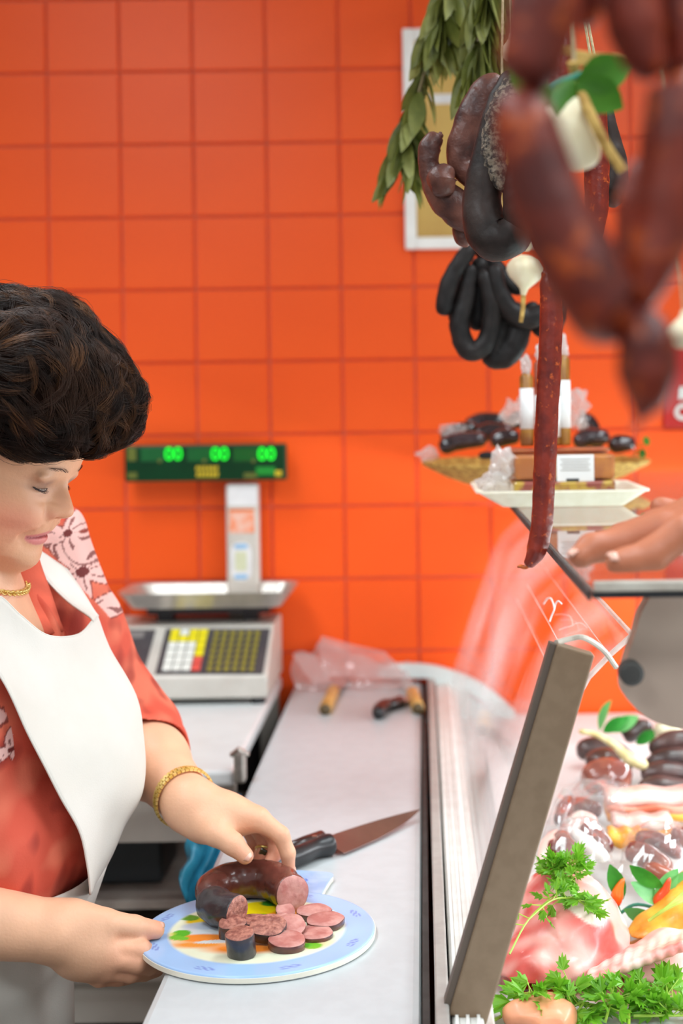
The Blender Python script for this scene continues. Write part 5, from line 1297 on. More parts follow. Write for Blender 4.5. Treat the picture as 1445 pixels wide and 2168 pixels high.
t = thing('dark_sausage', 'dark knobbly sausage piece beside the garlic bulb under the grey panel', 'sausage', P(1350, 1550, 2.35), 'dark sausage heap')
link([P(1318, 1560, 2.35), P(1345, 1545, 2.35), P(1380, 1540, 2.35)], [px2r(44, 2.35), px2r(40, 2.35), px2r(36, 2.35)], 'casing', M_choc, t, 20, 14, (.5, .5), 80, bumpy=.15)
t = thing('dark_sausage', 'dark sausage lying under the dry garlic stalk', 'sausage', P(1270, 1590, 2.3), 'dark sausage heap')
link([P(1220, 1590, 2.3), P(1275, 1588, 2.3), P(1340, 1620, 2.28)], [px2r(40, 2.3), px2r(56, 2.3), px2r(50, 2.3)], 'casing', M_choc, t, 20, 14, (.5, .5), 81)
t = thing('garlic_bulb', 'white garlic bulb just below the grey panel edge', 'garlic', P(1415, 1545, 2.3))
link([P(1385, 1542, 2.3), P(1400, 1545, 2.3), P(1440, 1550, 2.3)], [px2r(24, 2.3), px2r(40, 2.3), px2r(40, 2.3)], 'bulb', M_garlic, t, 16, 14, (.5, .5))
t = thing('garlic_stalk', 'dry cream garlic stalk lying across the dark sausages in the case', 'garlic', P(1300, 1580, 2.18))
link([P(1225, 1548, 2.2), P(1262, 1556, 2.2), P(1300, 1578, 2.19), P(1330, 1605, 2.18), P(1368, 1622, 2.18)], [px2r(11, 2.2), px2r(12, 2.2), px2r(16, 2.2), px2r(24, 2.2), px2r(26, 2.2)], 'stalk', mat('dry_cream_stalk', rgb(226, 208, 156), .6, rgb(200, 178, 120), 60), t, 24, 10, (.6, .6))
for k in range(3):
    pass
t = thing('leaf_decoration', 'bright green plastic leaves in front of the orange wall inside the case', 'decoration', P(1290, 1540, 2.35))
for (x, y, dx, dz, s_) in ((1268, 1548, .2, 1, 1.2), (1290, 1548, 1, .6, 1.1), (1345, 1575, .5, .4, .9), (1275, 1550, .7, .5, 1.0)): place_leaf(pale if s_ > 1 else sage, 'leaf', P(x, y, 2.33), (dx, -.3, dz), t, 1.3, s_)
# sloping white display board that carries the goods at the back of the case
sb = MB(); xa, xb = 0.10, 0.72
zs = lambda px, py, Y, dr: P(px, py, Y).z - dr
prof_ = [(1.75, ZD), (1.80, ZD + .005), (2.02, P(1300, 1745, 1.98).z - .012), (2.10, P(1300, 1700, 2.06).z - .020), (2.45, P(1300, 1600, 2.28).z - .022), (2.45, ZD)]
sb.prism([(xa, y, z) for y, z in prof_], (xb - xa, 0, 0))
sb.build('sloping_insert', M_deck, case)

# ================================================================== SHOP ASSISTANT
wm = thing('person', 'woman with short dark curly hair, coral blouse and white apron holding the board', 'person', (-0.50, 1.60, 0))
Yh = 1.55; phi = math.radians(22); psi = math.radians(9)
O = P(143, 1009, Yh)
FW = np.array([math.cos(psi) * math.cos(phi), -math.sin(psi) * math.cos(phi), -math.sin(phi)])
UP = np.array([math.cos(psi) * math.sin(phi), -math.sin(psi) * math.sin(phi), math.cos(phi)])
LT = np.array([-math.sin(psi), -math.cos(psi), 0.0])     # towards the camera
On = np.array(O)
def HL(a, b, c): return On + a * FW + b * UP + c * LT
def prof_ab(px, py):
    q = np.array(P(px, py, Yh)) - On; dx = q[0] / math.cos(psi); return dx * math.cos(phi) - q[2] * math.sin(phi), dx * math.sin(phi) + q[2] * math.cos(phi)
pp = [(215, 895), (200, 920), (178.6, 952.6), (165, 973), (153.5, 991), (145, 1003), (143, 1012), (144.6, 1026), (149, 1047), (153.5, 1066), (156.6, 1080), (153, 1092), (141.7, 1097.5), (118, 1099), (110.7, 1105), (107.7, 1115), (103.5, 1123), (98, 1129), (90.5, 1134.5), (93.0, 1140), (90.5, 1148), (82, 1155), (78.5, 1164), (78.0, 1176), (75, 1188), (70, 1197), (58, 1206), (43.6, 1212), (14, 1216), (-30, 1222)]
AB = np.array([prof_ab(*q) for q in pp]); AB = AB[np.argsort(AB[:, 1])]
pa_, pb_ = AB[:, 0], AB[:, 1]
def ptof(px, py): return prof_ab(px, py)
# base line without nose and lips
keep = []
bp0 = [(215, 895), (200, 920), (178.6, 952.6), (165, 973), (153.5, 991), (141, 1006), (132, 1024), (124, 1050), (116, 1080), (108, 1105), (101, 1118), (91, 1130), (84, 1143), (78, 1155), (77.5, 1164), (77.0, 1176), (75, 1188), (70, 1197), (58, 1206), (43.6, 1212), (14, 1216), (-30, 1222)]
BB = np.array([prof_ab(*q) for q in bp0]); BB = BB[np.argsort(BB[:, 1])]
b_lip_hi = prof_ab(110, 1105)[1]; b_lip_lo = prof_ab(79, 1162)[1]; b_nas = prof_ab(143, 1012)[1]
b_tip = prof_ab(156, 1080)[1]; b_mouth = prof_ab(90.5, 1134.5)[1]; b_base = prof_ab(118, 1098)[1]
b_eye = -0.0110
def head_fn(X, Y, Z):
    x, y, z = X - On[0], Y - On[1], Z - On[2]
    a = x * FW[0] + y * FW[1] + z * FW[2]; b = x * UP[0] + y * UP[1] + z * UP[2]; c = x * LT[0] + y * LT[1] + z * LT[2]
    sh = np.broadcast(a, b, c).shape
    a = np.broadcast_to(a, sh); b = np.broadcast_to(b, sh); c = np.broadcast_to(c, sh)
    full = np.interp(b, pb_, pa_); base = np.interp(b, BB[:, 1], BB[:, 0]); ac = np.abs(c)
    dif = full - base
    isn = (b > b_lip_hi) & (b < .012)
    wn = np.interp(b, [b_base - .01, b_base, b_tip, -.030, -.012, .01], [.0135, .0142, .0140, .0116, .0090, .012])
    nose = np.where(isn, dif, 0) * np.exp(-(ac / (wn * .92)) ** 2.6)
    isl = b <= b_lip_hi
    lips = np.where(isl, dif, 0) * np.clip(1 - (ac / .027) ** 2, 0, 1)
    W = np.interp(b, [-.122, -.112, -.098, -.080, -.055, -.02, .02, .06], [.022, .036, .050, .0585, .067, .072, .073, .072])
    Dp = np.interp(b, [-.122, -.10, -.06, 0, .06], [.075, .085, .090, .085, .09])
    q = np.clip(ac / W, 0, 1)
    fall = Dp * (1 - np.sqrt(np.clip(1 - q ** 2.3, 0, 1))) + np.maximum(ac - W, 0) * 4
    g = lambda b0, c0, sb, sc_: np.exp(-((b - b0) / sb) ** 2 - ((ac - c0) / sc_) ** 2)
    feat = (-.0100 * g(b_eye - .001, .026, .011, .019) + .0042 * g(b_eye + .0165, .030, .0065, .022) + .0064 * g(-.050, .037, .019, .019)
            - .0022 * g(-.068, .031 , .010, .006) - .0030 * g(b_mouth - .003, .029, .007, .006) + .0045 * g(-.086, .042, .016, .014) + .003 * g(-.034, .055, .018, .014)
            + .0030 * g(b_base + .008, .0145, .0065, .0055) - .0022 * g(b_base + .010, .0220, .008, .0035) - .0018 * g(-.030, .026, .0035, .012))
    tt = np.clip((-.060 - b) / (-.060 - b_mouth), 0, 1); cl_ = .0215 + .0125 * tt; on = ((b < -.056) & (b > b_mouth - .004))
    feat = feat - .0024 * np.exp(-((ac - cl_) / .0024) ** 2) * on + .0022 * np.exp(-((ac - cl_ - .008) / .006) ** 2) * on
    t2 = np.clip((b_mouth - b) / .030, 0, 1); on2 = ((b < b_mouth - .004) & (b > -.112))
    feat = feat - .0014 * np.exp(-((ac - .031 - .010 * t2) / .0026) ** 2) * on2 + .0018 * np.exp(-((ac - .041 - .010 * t2) / .006) ** 2) * on2
    feat = feat + .0030 * np.exp(-((b - b_eye - .0105 + .10 * np.maximum(ac - .030, 0)) / .0042) ** 2) * np.exp(-((ac - .034) / .017) ** 2) - .0016 * np.exp(-((b - b_eye - .0040 + .12 * np.maximum(ac - .030, 0)) / .0016) ** 2) * np.exp(-((ac - .034) / .016) ** 2)
    # philtrum and mouth line
    feat = feat - .0012 * np.exp(-(c / .004) ** 2) * ((b < b_base) & (b > b_mouth + .006)) - .0028 * np.exp(-((b - b_mouth - .0004 + ac * .12) / .0012) ** 2) * (ac < .025)
    xf = base + nose + lips - fall + feat
    d = (a - xf) * .62
    return np.maximum(d, -(a + .105))
H = 0.002
g = Grid((-.74, 1.28, .86), (-.125, 1.96, 1.60), H)
g.ell(HL(-.100, .030, 0), (.098, .112, .076), np.array([FW, UP, LT]), k=.02)
lo = On + np.array([-.20, -.11, -.17]); hi = On + np.array([.06, .11, .10])
g.op(head_fn, lo, hi, .014)
# eyeball under the lid, lid ridge, alae, nostrils, ear
eyes = []
for s_ in (1, -1):
    ec = HL(-.0215, b_eye, s_ * .0305); eyes.append(ec)
    g.ell(ec, (.0128, .0118, .0150), np.array([FW, UP, LT]), k=.0035)
    g.ell(HL(-.0100, b_eye + .0085, s_ * .0315), (.0062, .0062, .0170), np.array([FW, UP, LT]), k=.008)
    aa, ab = ptof(108, 1082); g.ell(HL(aa, ab, s_ * .0128), (.0115, .0088, .0066), np.array([FW, UP, LT]), k=.004)
    aa, ab = ptof(91, 1080); g.ell(HL(aa + .001, ab + .001, s_ * .0195), (.0016, .0085, .0034), np.array([FW, UP, LT]), k=.004, sub=True)
    aa, ab = ptof(122, 1097); g.ell(HL(aa, ab, s_ * .0078), (.0065, .0032, .0032), np.array([FW, UP, LT]), k=.003, sub=True)
    e0 = HL(-.105, -.022, s_ * .076); g.ell(e0, (.017, .030, .008), np.array([FW, UP, LT]), k=.006); g.ell(e0 + LT * s_ * .006 + FW * .003, (.009, .018, .005), np.array([FW, UP, LT]), k=.004, sub=True)
# double chin, neck
g.ell(HL(-.062, -.128, 0), (.036, .020, .034), np.array([FW, UP, LT]), k=.02)
nkb = np.array([-.535, 1.60, 1.23])
g.cone(HL(-.105, -.06, 0), nkb, .056, .062, .03)
# torso
g.ell((-.535, 1.60, 1.14), (.120, .150, .155), k=.04)
for yy in (1.53, 1.67): g.ell((-.485, yy, 1.10), (.072, .075, .085), k=.03)
g.ell((-.52, 1.60, .95), (.135, .150, .15), k=.05)
g.cone((-.53, 1.47, 1.255), (-.53, 1.74, 1.275), .052, .052, .04)
# left (far) arm
sL = np.array([-.50, 1.775, 1.275]); eL = np.array(P(262, 1545, 1.84)); wL = np.array(P(404, 1704, 1.640))
g.cone(sL, eL, .058, .047, .03)
mid = eL * .55 + wL * .45
g.chain([eL, mid, wL], [.047, .0425, .0285], .02)
# right (near) arm
sR = np.array([-.53, 1.435, 1.255]); wR = np.array(P(112, 1972, 1.445)); eR = np.array([-.655, 1.375, 1.005])
g.cone(sR, eR, .058, .047, .03)
g.chain([eR, eR * .5 + wR * .5, wR], [.047, .0425, .0300], .02)
# ---- left hand: over the sausage
hl = lambda x, y, Y: np.array(P(x, y, Y))
mcp = [hl(548, 1733, 1.612), hl(540, 1728, 1.632), hl(528, 1728, 1.652), hl(514, 1736, 1.668)]
for q, r in zip(mcp, (.0125, .0120, .0115, .0105)): g.chain([wL, wL * .45 + q * .55, q], [.0255, .0165, r], .014)
g.ell(hl(470, 1738, 1.632), (.030, .026, .020), k=.016)
fing = [([mcp[0], hl(594, 1768, 1.612), hl(609, 1806, 1.613), hl(611, 1838, 1.616)], [.0115, .0098, .0086, .0072]),
        ([mcp[1], hl(582, 1772, 1.640), hl(583, 1806, 1.634), hl(570, 1826, 1.625)], [.0110, .0096, .0084, .0070]),
        ([mcp[2], hl(562, 1782, 1.655), hl(556, 1812, 1.645), hl(545, 1826, 1.635)], [.0105, .0092, .0080, .0068]),
        ([mcp[3], hl(540, 1785, 1.668), hl(530, 1808, 1.660), hl(522, 1820, 1.652)], [.0092, .0078, .0070, .0060])]
for p_, r_ in fing: g.chain(p_, r_, .0035)
thL = [hl(428, 1748, 1.622), hl(456, 1762, 1.600), hl(492, 1786, 1.588), hl(519, 1812, 1.586)]
g.chain(thL[:2], [.0185, .0150], .016); g.chain(thL[1:], [.0150, .0122, .0094], .005)
g.cone(hl(440, 1745, 1.628), hl(540, 1740, 1.618), .013, .009, .014)
# ---- right hand: holding the board
mr = [hl(240, 2006, 1.466), hl(236, 2030, 1.462), hl(226, 2052, 1.465), hl(210, 2068, 1.474)]
for q, r in zip(mr, (.0122, .0125, .0122, .0108)): g.chain([wR, wR * .5 + q * .5, q], [.026, .0195, r], .010)
g.ell(hl(168, 1996, 1.460), (.030, .021, .034), k=.014)
fr_ = [([mr[0], hl(296, 2012, 1.472), hl(318, 2020, 1.492), hl(345, 2028, 1.510)], [.0118, .0112, .0098, .0080]),
       ([mr[1], hl(290, 2038, 1.468), hl(318, 2044, 1.492), hl(345, 2042, 1.514)], [.0120, .0110, .0094, .0078]),
       ([mr[2], hl(276, 2060, 1.474), hl(305, 2060, 1.498), hl(332, 2054, 1.518)], [.0115, .0100, .0086, .0074]),
       ([mr[3], hl(250, 2070, 1.488), hl(282, 2070, 1.506), hl(305, 2064, 1.520)], [.0100, .0086, .0076, .0066])]
for p_, r_ in fr_: g.chain(p_, r_, .0022)
thR = [hl(160, 1948, 1.452), hl(222, 1953, 1.462), hl(284, 1963, 1.480), hl(329, 1969, 1.498)]
g.chain(thR[:2], [.020, .0142], .012); g.chain(thR[1:], [.0136, .0118, .0096], .004)
V, Q = g.mesh(1); del g
# skin colours: lips, lid shadow, brow, blush, knuckles, nails
loc = V - On; va, vb, vc = loc @ FW, loc @ UP, loc @ LT; ac = np.abs(vc)
Csk = np.tile(L3(232, 178, 144), (len(V), 1)); Csk *= (1 + .05 * vnoise(V, 26, 2))[:, None]
def blend(m, col):
    global Csk
    m = np.clip(m, 0, 1)[:, None]; Csk = Csk * (1 - m) + L3(*col) * m
face = (va > -.075) & (vb > -.13) & (vb < .06) & (ac < .075)
gs = lambda x, s: np.exp(-(x / s) ** 2)
blend(.45 * np.clip((va + .085) / .02, 0, 1) * (vb > -.125) * (ac < .085) * np.clip((vb + .125) / .03, 0, 1), (206, 148, 106))  # darker tan over the face: the hair's shade put into the colour
blend(.50 * face * gs(vb + .056, .022) * gs(ac - .046, .022), (226, 132, 112))
blend(.30 * face * gs(vb - b_tip, .016) * gs(ac, .014), (222, 140, 112))
lipm = face * np.clip((1 - ((vb - b_mouth + .0008 + ac * .10) / (.0085 * np.sqrt(np.clip(1 - (ac / .027) ** 2, .01, 1)) * np.where(vb > b_mouth, .95, 1.15))) ** 2) * 4, 0, 1) * (ac < .0265) * (va > -.035)
blend(.85 * lipm, (214, 122, 124))
blend(.95 * face * gs(vb - b_mouth + .0006 + ac * .10, .0012) * (ac < .025), (140, 62, 66))
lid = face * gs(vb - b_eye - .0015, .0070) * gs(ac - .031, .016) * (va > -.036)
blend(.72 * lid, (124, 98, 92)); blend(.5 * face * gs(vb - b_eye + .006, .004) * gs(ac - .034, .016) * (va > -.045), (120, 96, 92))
brow = face * gs(vb - (b_eye + .0215 - 9 * (ac - .026) ** 2), .0018) * gs(ac - .030, .015)
blend(.40 * brow, (120, 84, 62))
blend(.55 * face * gs(vb - b_base - .004, .006) * gs(ac - .017, .007), (200, 122, 96))
blend(.45 * face * gs(vb - b_eye + .013, .004) * gs(ac - .030, .014), (206, 150, 122))
for q, nm in ((fing[0][0][-1], 0), (fing[1][0][-1], 0), (fing[2][0][-1], 0), (thL[-1], 0), (thR[-1], 0), (fr_[0][0][-1], 0)):
    blend(.40 * np.exp(-((V - q) ** 2).sum(1) / .017 ** 2), (232, 138, 116))
for q in list(mr) + list(mcp) + [p_[0][1] for p_ in fing] + [p_[0][1] for p_ in fr_]: blend(.22 * np.exp(-((V - q) ** 2).sum(1) / .016 ** 2), (226, 136, 112))
M_skin = mat_attr('skin', .46, sss=.10, bump=.16, bscale=300, noise=.05, nscale=60, spec=.4)
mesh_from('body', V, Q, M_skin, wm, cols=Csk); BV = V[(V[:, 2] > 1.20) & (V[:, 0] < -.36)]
# nails
M_nail = mat('fingernail', rgb(236, 184, 164), .25, rgb(230, 174, 154), 60)
def nail(tip, prev, out, L, W, par=None):
    tip, prev, out = Vector(tip), Vector(prev), Vector(out); d = (tip - prev).normalized(); out = (out - d * out.dot(d)).normalized(); s_ = d.cross(out)
    V = []; n = 7
    for i in range(n):
        for j in range(n):
            u = (i / (n - 1) - .5); v = (j / (n - 1) - .5) * 2; w_ = W * (1 - .30 * (2 * u) ** 4) * (1 if u < 0.2 else 1 - (u - .2) * .9)
            V.append(tip + d * (u * L) + s_ * (v * w_) + out * (-(v * W) ** 2 / (W * 2.2) - max(0, u) ** 2 * L * .5))
    o = mesh_from('nail', [list(q) for q in V], grid_faces(n, n), M_nail, par or wm); solidify(o, .0007, 0); return o
cm = Vector((0.0, -1, 0.25))
def nl(p, r, k, L, W, out):
    a, b = Vector(p[-1]), Vector(p[-2]); o_ = Vector(out); d = (a - b).normalized(); o_ = (o_ - d * o_.dot(d)).normalized()
    nail(a + o_ * (r * .97) - d * .001, b, o_, L, W)
nl(thL, .0084, 0, .0135, .0062, (.25, -1, .55)); nl(thR, .0088, 0, .0140, .0064, (.0, -.35, 1)); nl(fing[0][0], .0074, 0, .010, .0050, (1, -.1, .3))

# eye slit: dark lashes and a sliver of eyeball
M_lash = mat('dark_lashes', rgb(52, 36, 34), .6)
for s_ in (1, -1):
    cv = []
    for k in range(9):
        t = k / 8; c = .019 + .025 * t; b = b_eye - .0045 - .0030 * math.sin(math.pi * t) ; a = -.0100 - 0.0 - .0052 * ((c - .029) / .014) ** 2 - (.002 if t > .8 else 0)
        cv.append(HL(a + .0022, b, s_ * c))
    mb = MB().tube(catmull(cv, 18), [.0003] + [.0009] * 16 + [.0003], 6)
    for k in range(16):
        t = .2 + .75 * k / 15; q = Vector(catmull(cv, 30)[int(t * 29)]); d = Vector(FW) * .8 + Vector(LT) * s_ * (.5 * t - .2) + Vector(UP) * -.45
        mb.tube([q, q + d.normalized() * .0025, q + d.normalized() * .0042 + Vector(UP) * .0008], [.00022, .00016, .00007], 4)
    mb.build('eyelashes', M_lash, wm)
    eb = MB(); cv2 = [HL(-.0086 - .0040 * ((c - .029) / .012) ** 2, b_eye - .0060, s_ * c) for c in np.linspace(.022, .038, 8)]
    eb.tube(catmull(cv2, 12), [.0003] + [.0012] * 10 + [.0003], 6); eb.build('eye', mat('moist_eye', rgb(190, 180, 172), .08, rgb(96, 80, 70), 160), wm)
    bw_ = MB(); r_ = random.Random(3)
    for k in range(34):
        c = .013 + .034 * (k / 45); b = b_eye + .0200 - 9 * (c - .026) ** 2 + r_.uniform(-.0018, .0018)
        a = float(np.interp(b, BB[:, 1], BB[:, 0])) - .088 * (1 - math.sqrt(max(0, 1 - (c / .073) ** 2.3))) + .0046
        q = Vector(HL(a, b, s_ * c)); e = Vector(HL(a - .0015, b + .0012 - .05 * (c - .03), s_ * (c + .0055))); bw_.tube([q, e], [.00018, .00008], 4)
    bw_.build('eyebrow', M_lash, wm)

# ------------------------------------------------------------------ hair
M_hair = mat('dark_brown_hair', rgb(60, 36, 23), .5, rgb(34, 20, 14), 30, spec=.3)
M_hair2 = mat('chestnut_hair', rgb(104, 66, 37), .48, rgb(68, 42, 25), 30, spec=.3)
hg = Grid((-.74, 1.40, 1.30), (-.28, 1.70, 1.64), .004)
blobs = [((40, 752), .066, 0), ((-60, 760), .078, 0), ((-160, 810), .092, 0), ((-180, 900), .075, .0), ((110, 770), .062, .0), ((165, 815), .054, .02), ((165, 820), .052, -.035), ((202, 838), .042, 0), ((232, 868), .0290, .012), ((230, 862), .028, -.02), ((190, 890), .034, -.03), ((190, 895), .030, .03),
         ((60, 800), .070, -.05), ((110, 860), .050, -.048), ((40, 880), .034, -.055), ((-20, 860), .042, -.055), ((60, 800), .070, .05), ((110, 860), .05, .05), ((244, 880), .022, -.004), ((120, 700), .026, 0)]
for (px_, py_), r_, dy in blobs: hg.ell(P(px_, py_, Yh + dy), (r_, r_ * .95, r_), k=.02)
hg.ell(HL(-.01, .0, 0), (.03, .035, .075), np.array([FW, UP, LT]), k=.008, sub=True)
HV, HQ = hg.mesh(2)
HV = HV + .0050 * np.stack([vnoise(HV, 13, 1), vnoise(HV, 13, 2), vnoise(HV, 13, 3)], 1)
M_scalp = mat('hair_underlayer', rgb(36, 21, 15), .9, rgb(24, 14, 11), 60, spec=.05)
hair = mesh_from('hair', HV, HQ, M_scalp, wm)
fc = HV[HQ].mean(1); e1 = HV[HQ[:, 2]] - HV[HQ[:, 0]]; e2 = HV[HQ[:, 3]] - HV[HQ[:, 1]]; fn = np.cross(e1, e2); fn /= np.linalg.norm(fn, axis=1)[:, None] + 1e-9
hc = HV.mean(0); 
if ((fc - hc) * fn).sum(1).mean() < 0: fn = -fn
vis = (fc[:, 0] > -.64)
cand = np.where(vis)[0]
from mathutils.kdtree import KDTree
kd = KDTree(len(fc))
for i_, p_ in enumerate(fc): kd.insert(p_, i_)
kd.balance()
def locks(nl, nch, name, m, seed, L0, L1, r0, spread, h0, h1, wav):
    """hair in soft locks that lie along the head and sweep forward in waves"""
    r = np.random.default_rng(seed); ii = r.choice(cand, nl); VV = []; FF = []; base = 0; ns = 7
    for s in range(nl):
        i = int(ii[s]); p = fc[i].copy(); L = r.uniform(L0, L1); hh = r.uniform(h0, h1)
        ph = 2.4 * vnoise(p[None], 5, 71)[0]
        d = np.array([.95, .10 * math.sin(ph * 2), -.30 + .75 * math.sin(ph)]) + r.normal(size=3) * .16
        sgn = 1 if vnoise(p[None], 6, 72)[0] > 0 else -1
        pts = []; nr = []; curl = sgn * r.uniform(.06, wav)
        for k in range(ns):
            co, j, _ = kd.find(p); n = fn[j]; off = hh * (.2 + .8 * math.sin(math.pi * min(1, k / (ns - 1) * .85)))
            p = p + n * (off - (p - fc[j]) @ n); pts.append(p.copy()); nr.append(n)
            d = d - n * (d @ n); d = d / (np.linalg.norm(d) + 1e-6); d = d + np.cross(n, d) * curl; d /= np.linalg.norm(d)
            p = p + d * L / (ns - 1)
        pts = np.array(pts); nr = np.array(nr); T = np.gradient(pts, axis=0); T /= np.linalg.norm(T, axis=1)[:, None] + 1e-9
        S = np.cross(T, nr); S /= np.linalg.norm(S, axis=1)[:, None] + 1e-9
        tt = np.linspace(0, 1, ns); env = (.35 + .65 * np.sin(np.pi * np.clip(tt * .9 + .05, 0, 1)))[:, None]
        rad = r0 * np.linspace(1, .3, ns)[:, None]
        for c in range(nch):
            o1, o2 = r.normal() * spread, abs(r.normal()) * spread * .6; wob = .0009 * np.sin(tt * r.uniform(4, 9) + r.uniform(0, 6))[:, None]
            q = pts + S * (o1 * env + wob) + nr * (o2 * env)
            ring = np.stack([q + S * rad, q - .5 * S * rad + .87 * nr * rad, q - .5 * S * rad - .87 * nr * rad], 1).reshape(-1, 3); VV.append(ring)
            for k in range(ns - 1):
                for j in range(3): z = base + k * 3; FF.append((z + j, z + (j + 1) % 3, z + 3 + (j + 1) % 3, z + 3 + j))
            base += ns * 3
    o = mesh_from(name, np.vstack(VV), FF, m, wm); o['kind'] = 'stuff'; return o
def strands(n, name, m, seed, L0, L1, lift, r0, sel=None):
    r = np.random.default_rng(seed); ii = r.choice(cand if sel is None else sel, n); VV = []; FF = []; base = 0; ns = 8
    for s in range(n):
        p = fc[ii[s]].copy(); nrm = fn[ii[s]]; L = r.uniform(L0, L1); d = np.array([.8, 0, .1]) + r.normal(size=3) * .5; d = d - nrm * (d @ nrm); d /= np.linalg.norm(d) + 1e-6
        curl = r.normal(0, .25); pts = [p.copy()]; dv = d + nrm * lift * r.uniform(.3, 1.3); dv /= np.linalg.norm(dv); fall = r.uniform(.08, .28)
        for k in range(ns - 1):
            p = p + dv * L / (ns - 1); pts.append(p.copy()); dv = dv + np.cross(nrm, dv) * curl - nrm * fall; dv /= np.linalg.norm(dv)
        v_, f_ = tube_geo(pts, list(r0 * np.linspace(1, .25, ns)), 3); VV.append(np.array(v_)); FF += [tuple(q + base for q in f) for f in f_]; base += len(v_)
    o = mesh_from(name, np.vstack(VV), FF, m, wm); o['kind'] = 'stuff'; return o
locks(1150, 24, 'hair_strands', M_hair, 3, .035, .075, .00027, .0032, .001, .008, .26)
locks(420, 17, 'hair_strands', M_hair2, 4, .035, .065, .00026, .0024, .003, .010, .28)
edge = cand[(fc[cand, 0] > -.36) | (fc[cand, 2] > 1.56)]
strands(900, 'flyaway_hairs', M_hair, 5, .012, .034, .45, .00022, edge)
strands(700, 'flyaway_hairs', M_hair, 6, .012, .028, .30, .00024)
# loose curl standing up on the quiff
cu = MB()
for k in range(14):
    a = [P(205 + k * .8, 775, Yh + .002 * k - .012), P(216, 745 - k, Yh + .002 * k - .012), P(214 - k * .5, 715 - k * .5, Yh + .002 * k - .012), P(200, 701 + k, Yh + .002 * k - .012), P(186 + k * .4, 712 + k, Yh + .002 * k - .012)]
    cu.tube(catmull(a, 14), list(np.linspace(.0005, .0002, 14)), 4)
cu.build('loose_curl', M_hair, wm)

# ------------------------------------------------------------------ blouse
bl_n = Grid((-.745, 1.27, .86), (-.24, 2.0, 1.40), .0022)
g = bl_n
g.ell((-.535, 1.60, 1.14), (.136, .166, .170), k=.04)
for yy in (1.53, 1.67): g.ell((-.485, yy, 1.10), (.086, .090, .098), k=.03)
g.ell((-.515, 1.60, .985), (.150, .168, .105), k=.04)
g.ell((-.475, 1.545, 1.01), (.105, .105, .075), k=.04)
g.cone((-.53, 1.46, 1.262), (-.53, 1.75, 1.285), .066, .066, .04)
g.ell((-.50, 1.60, .915), (.108, .138, .050), k=.012)
g.chain([sL + np.array([.01, .0, .015]), sL * .5 + eL * .5, eL * .96 + wL * .04], [.070, .064, .062], .03)
cuffL = eL * .66 + wL * .34
g.cone(eL, cuffL, .060, .056, .02)
g.chain([sR, eR], [.070, .064], .03); cuffR = eR * .80 + wR * .20; g.cone(eR, cuffR, .063, .062, .02)
# collar stand
g.cone((-.545, 1.555, 1.285), (-.525, 1.655, 1.290), .060, .060, .02)
# open neck
def vcut(X, Y, Z):
    w_ = np.clip((Z - 1.145) * .52, 0, .062); return np.maximum(np.abs(Y - 1.585) - w_, -(X + .500)) + 0 * Z
g.op(vcut, (-.52, 1.50, 1.14), (-.28, 1.68, 1.42), .004, sub=True)
nk0 = HL(-.105, -.06, 0); g.cone(nk0, nkb, .062, .070, .006, sub=True); g.ell(HL(-.06, -.10, 0), (.075, .065, .062), np.array([FW, UP, LT]), k=.004, sub=True)
# hollow cuffs
for c_, w_, r_ in ((cuffL, wL, .0525), (cuffR, wR, .0565)):
    dd = (w_ - c_) / np.linalg.norm(w_ - c_); g.cone(c_ + dd * .030, c_ + dd * .12, r_, r_, .0, sub=True)
V, Q = g.mesh(1); del g, bl_n
def wr(V, f, a, s): return a * np.stack([vnoise(V * np.array([1, 1, .55]), f, s), vnoise(V * np.array([1, 1, .55]), f, s + 1), .5 * vnoise(V, f, s + 2)], 1)
V = V + wr(V, 7.5, .0062, 40) + wr(V, 15, .0032, 50)
# long soft folds on the near side and on the far sleeve
V[:, 1] += -.006 * np.exp(-((V[:, 0] + .425 - .08 * (1.05 - V[:, 2])) / .012) ** 2) * (V[:, 1] < 1.56) * np.clip((1.10 - V[:, 2]) * 9, 0, 1)
Cb = np.tile(L3(208, 86, 66), (len(V), 1))
bl2 = np.clip((vnoise(V, 9, 61) + .6 * vnoise(V, 21, 62)) * 1.0 + .35, 0, 1)[:, None]; Cb = Cb * (1 - .62 * bl2) + L3(230, 126, 98) * .62 * bl2
dk = np.clip((vnoise(V, 10, 65) + .5 * vnoise(V, 26, 66) - .35) * 1.7, 0, 1)[:, None]; Cb = Cb * (1 - .68 * dk) + L3(138, 46, 40) * .68 * dk
# printed flowers: pink petals with brown veins, by position on the cloth
def flower(ctr, R_, npet, rot0, cond):
    global Cb
    dx = V[:, 0] - ctr[0]; dz = V[:, 2] - ctr[2]; rr_ = np.hypot(dx, dz) / R_; th_ = np.arctan2(dz, dx) + rot0; pet = .62 + .38 * np.cos(th_ * npet)
    m = (np.clip((pet - rr_) / .06, 0, 1) * cond)[:, None]; Cb = Cb * (1 - m) + L3(238, 190, 182) * m
    ve = ((np.abs(np.sin(th_ * npet * 1.5 + 3 * rr_ + .6 * np.sin(9 * rr_))) < .40) & (rr_ > .12) & (rr_ < pet * .88) & (np.sin(th_ * 7 + rr_ * 11) > -.25)) * cond
    ed = (np.abs(rr_ - pet) < .035) * cond * .8
    m = np.clip(ve * .85 + ed + (rr_ < .10) * cond, 0, 1)[:, None]; Cb = Cb * (1 - m) + L3(112, 48, 46) * m
far_ = (V[:, 1] > 1.70) & (V[:, 0] > -.463 + (1.312 - V[:, 2]) * .663)
flower(P(196, 1200, 1.80), .062, 5, .4, far_); flower(P(200, 1285, 1.80), .050, 3, 1.9, far_); flower(P(170, 1120, 1.80), .045, 3, 1.0, far_); flower(P(290, 1522, 1.82), .026, 3, .2, far_)
near_ = V[:, 1] < 1.47
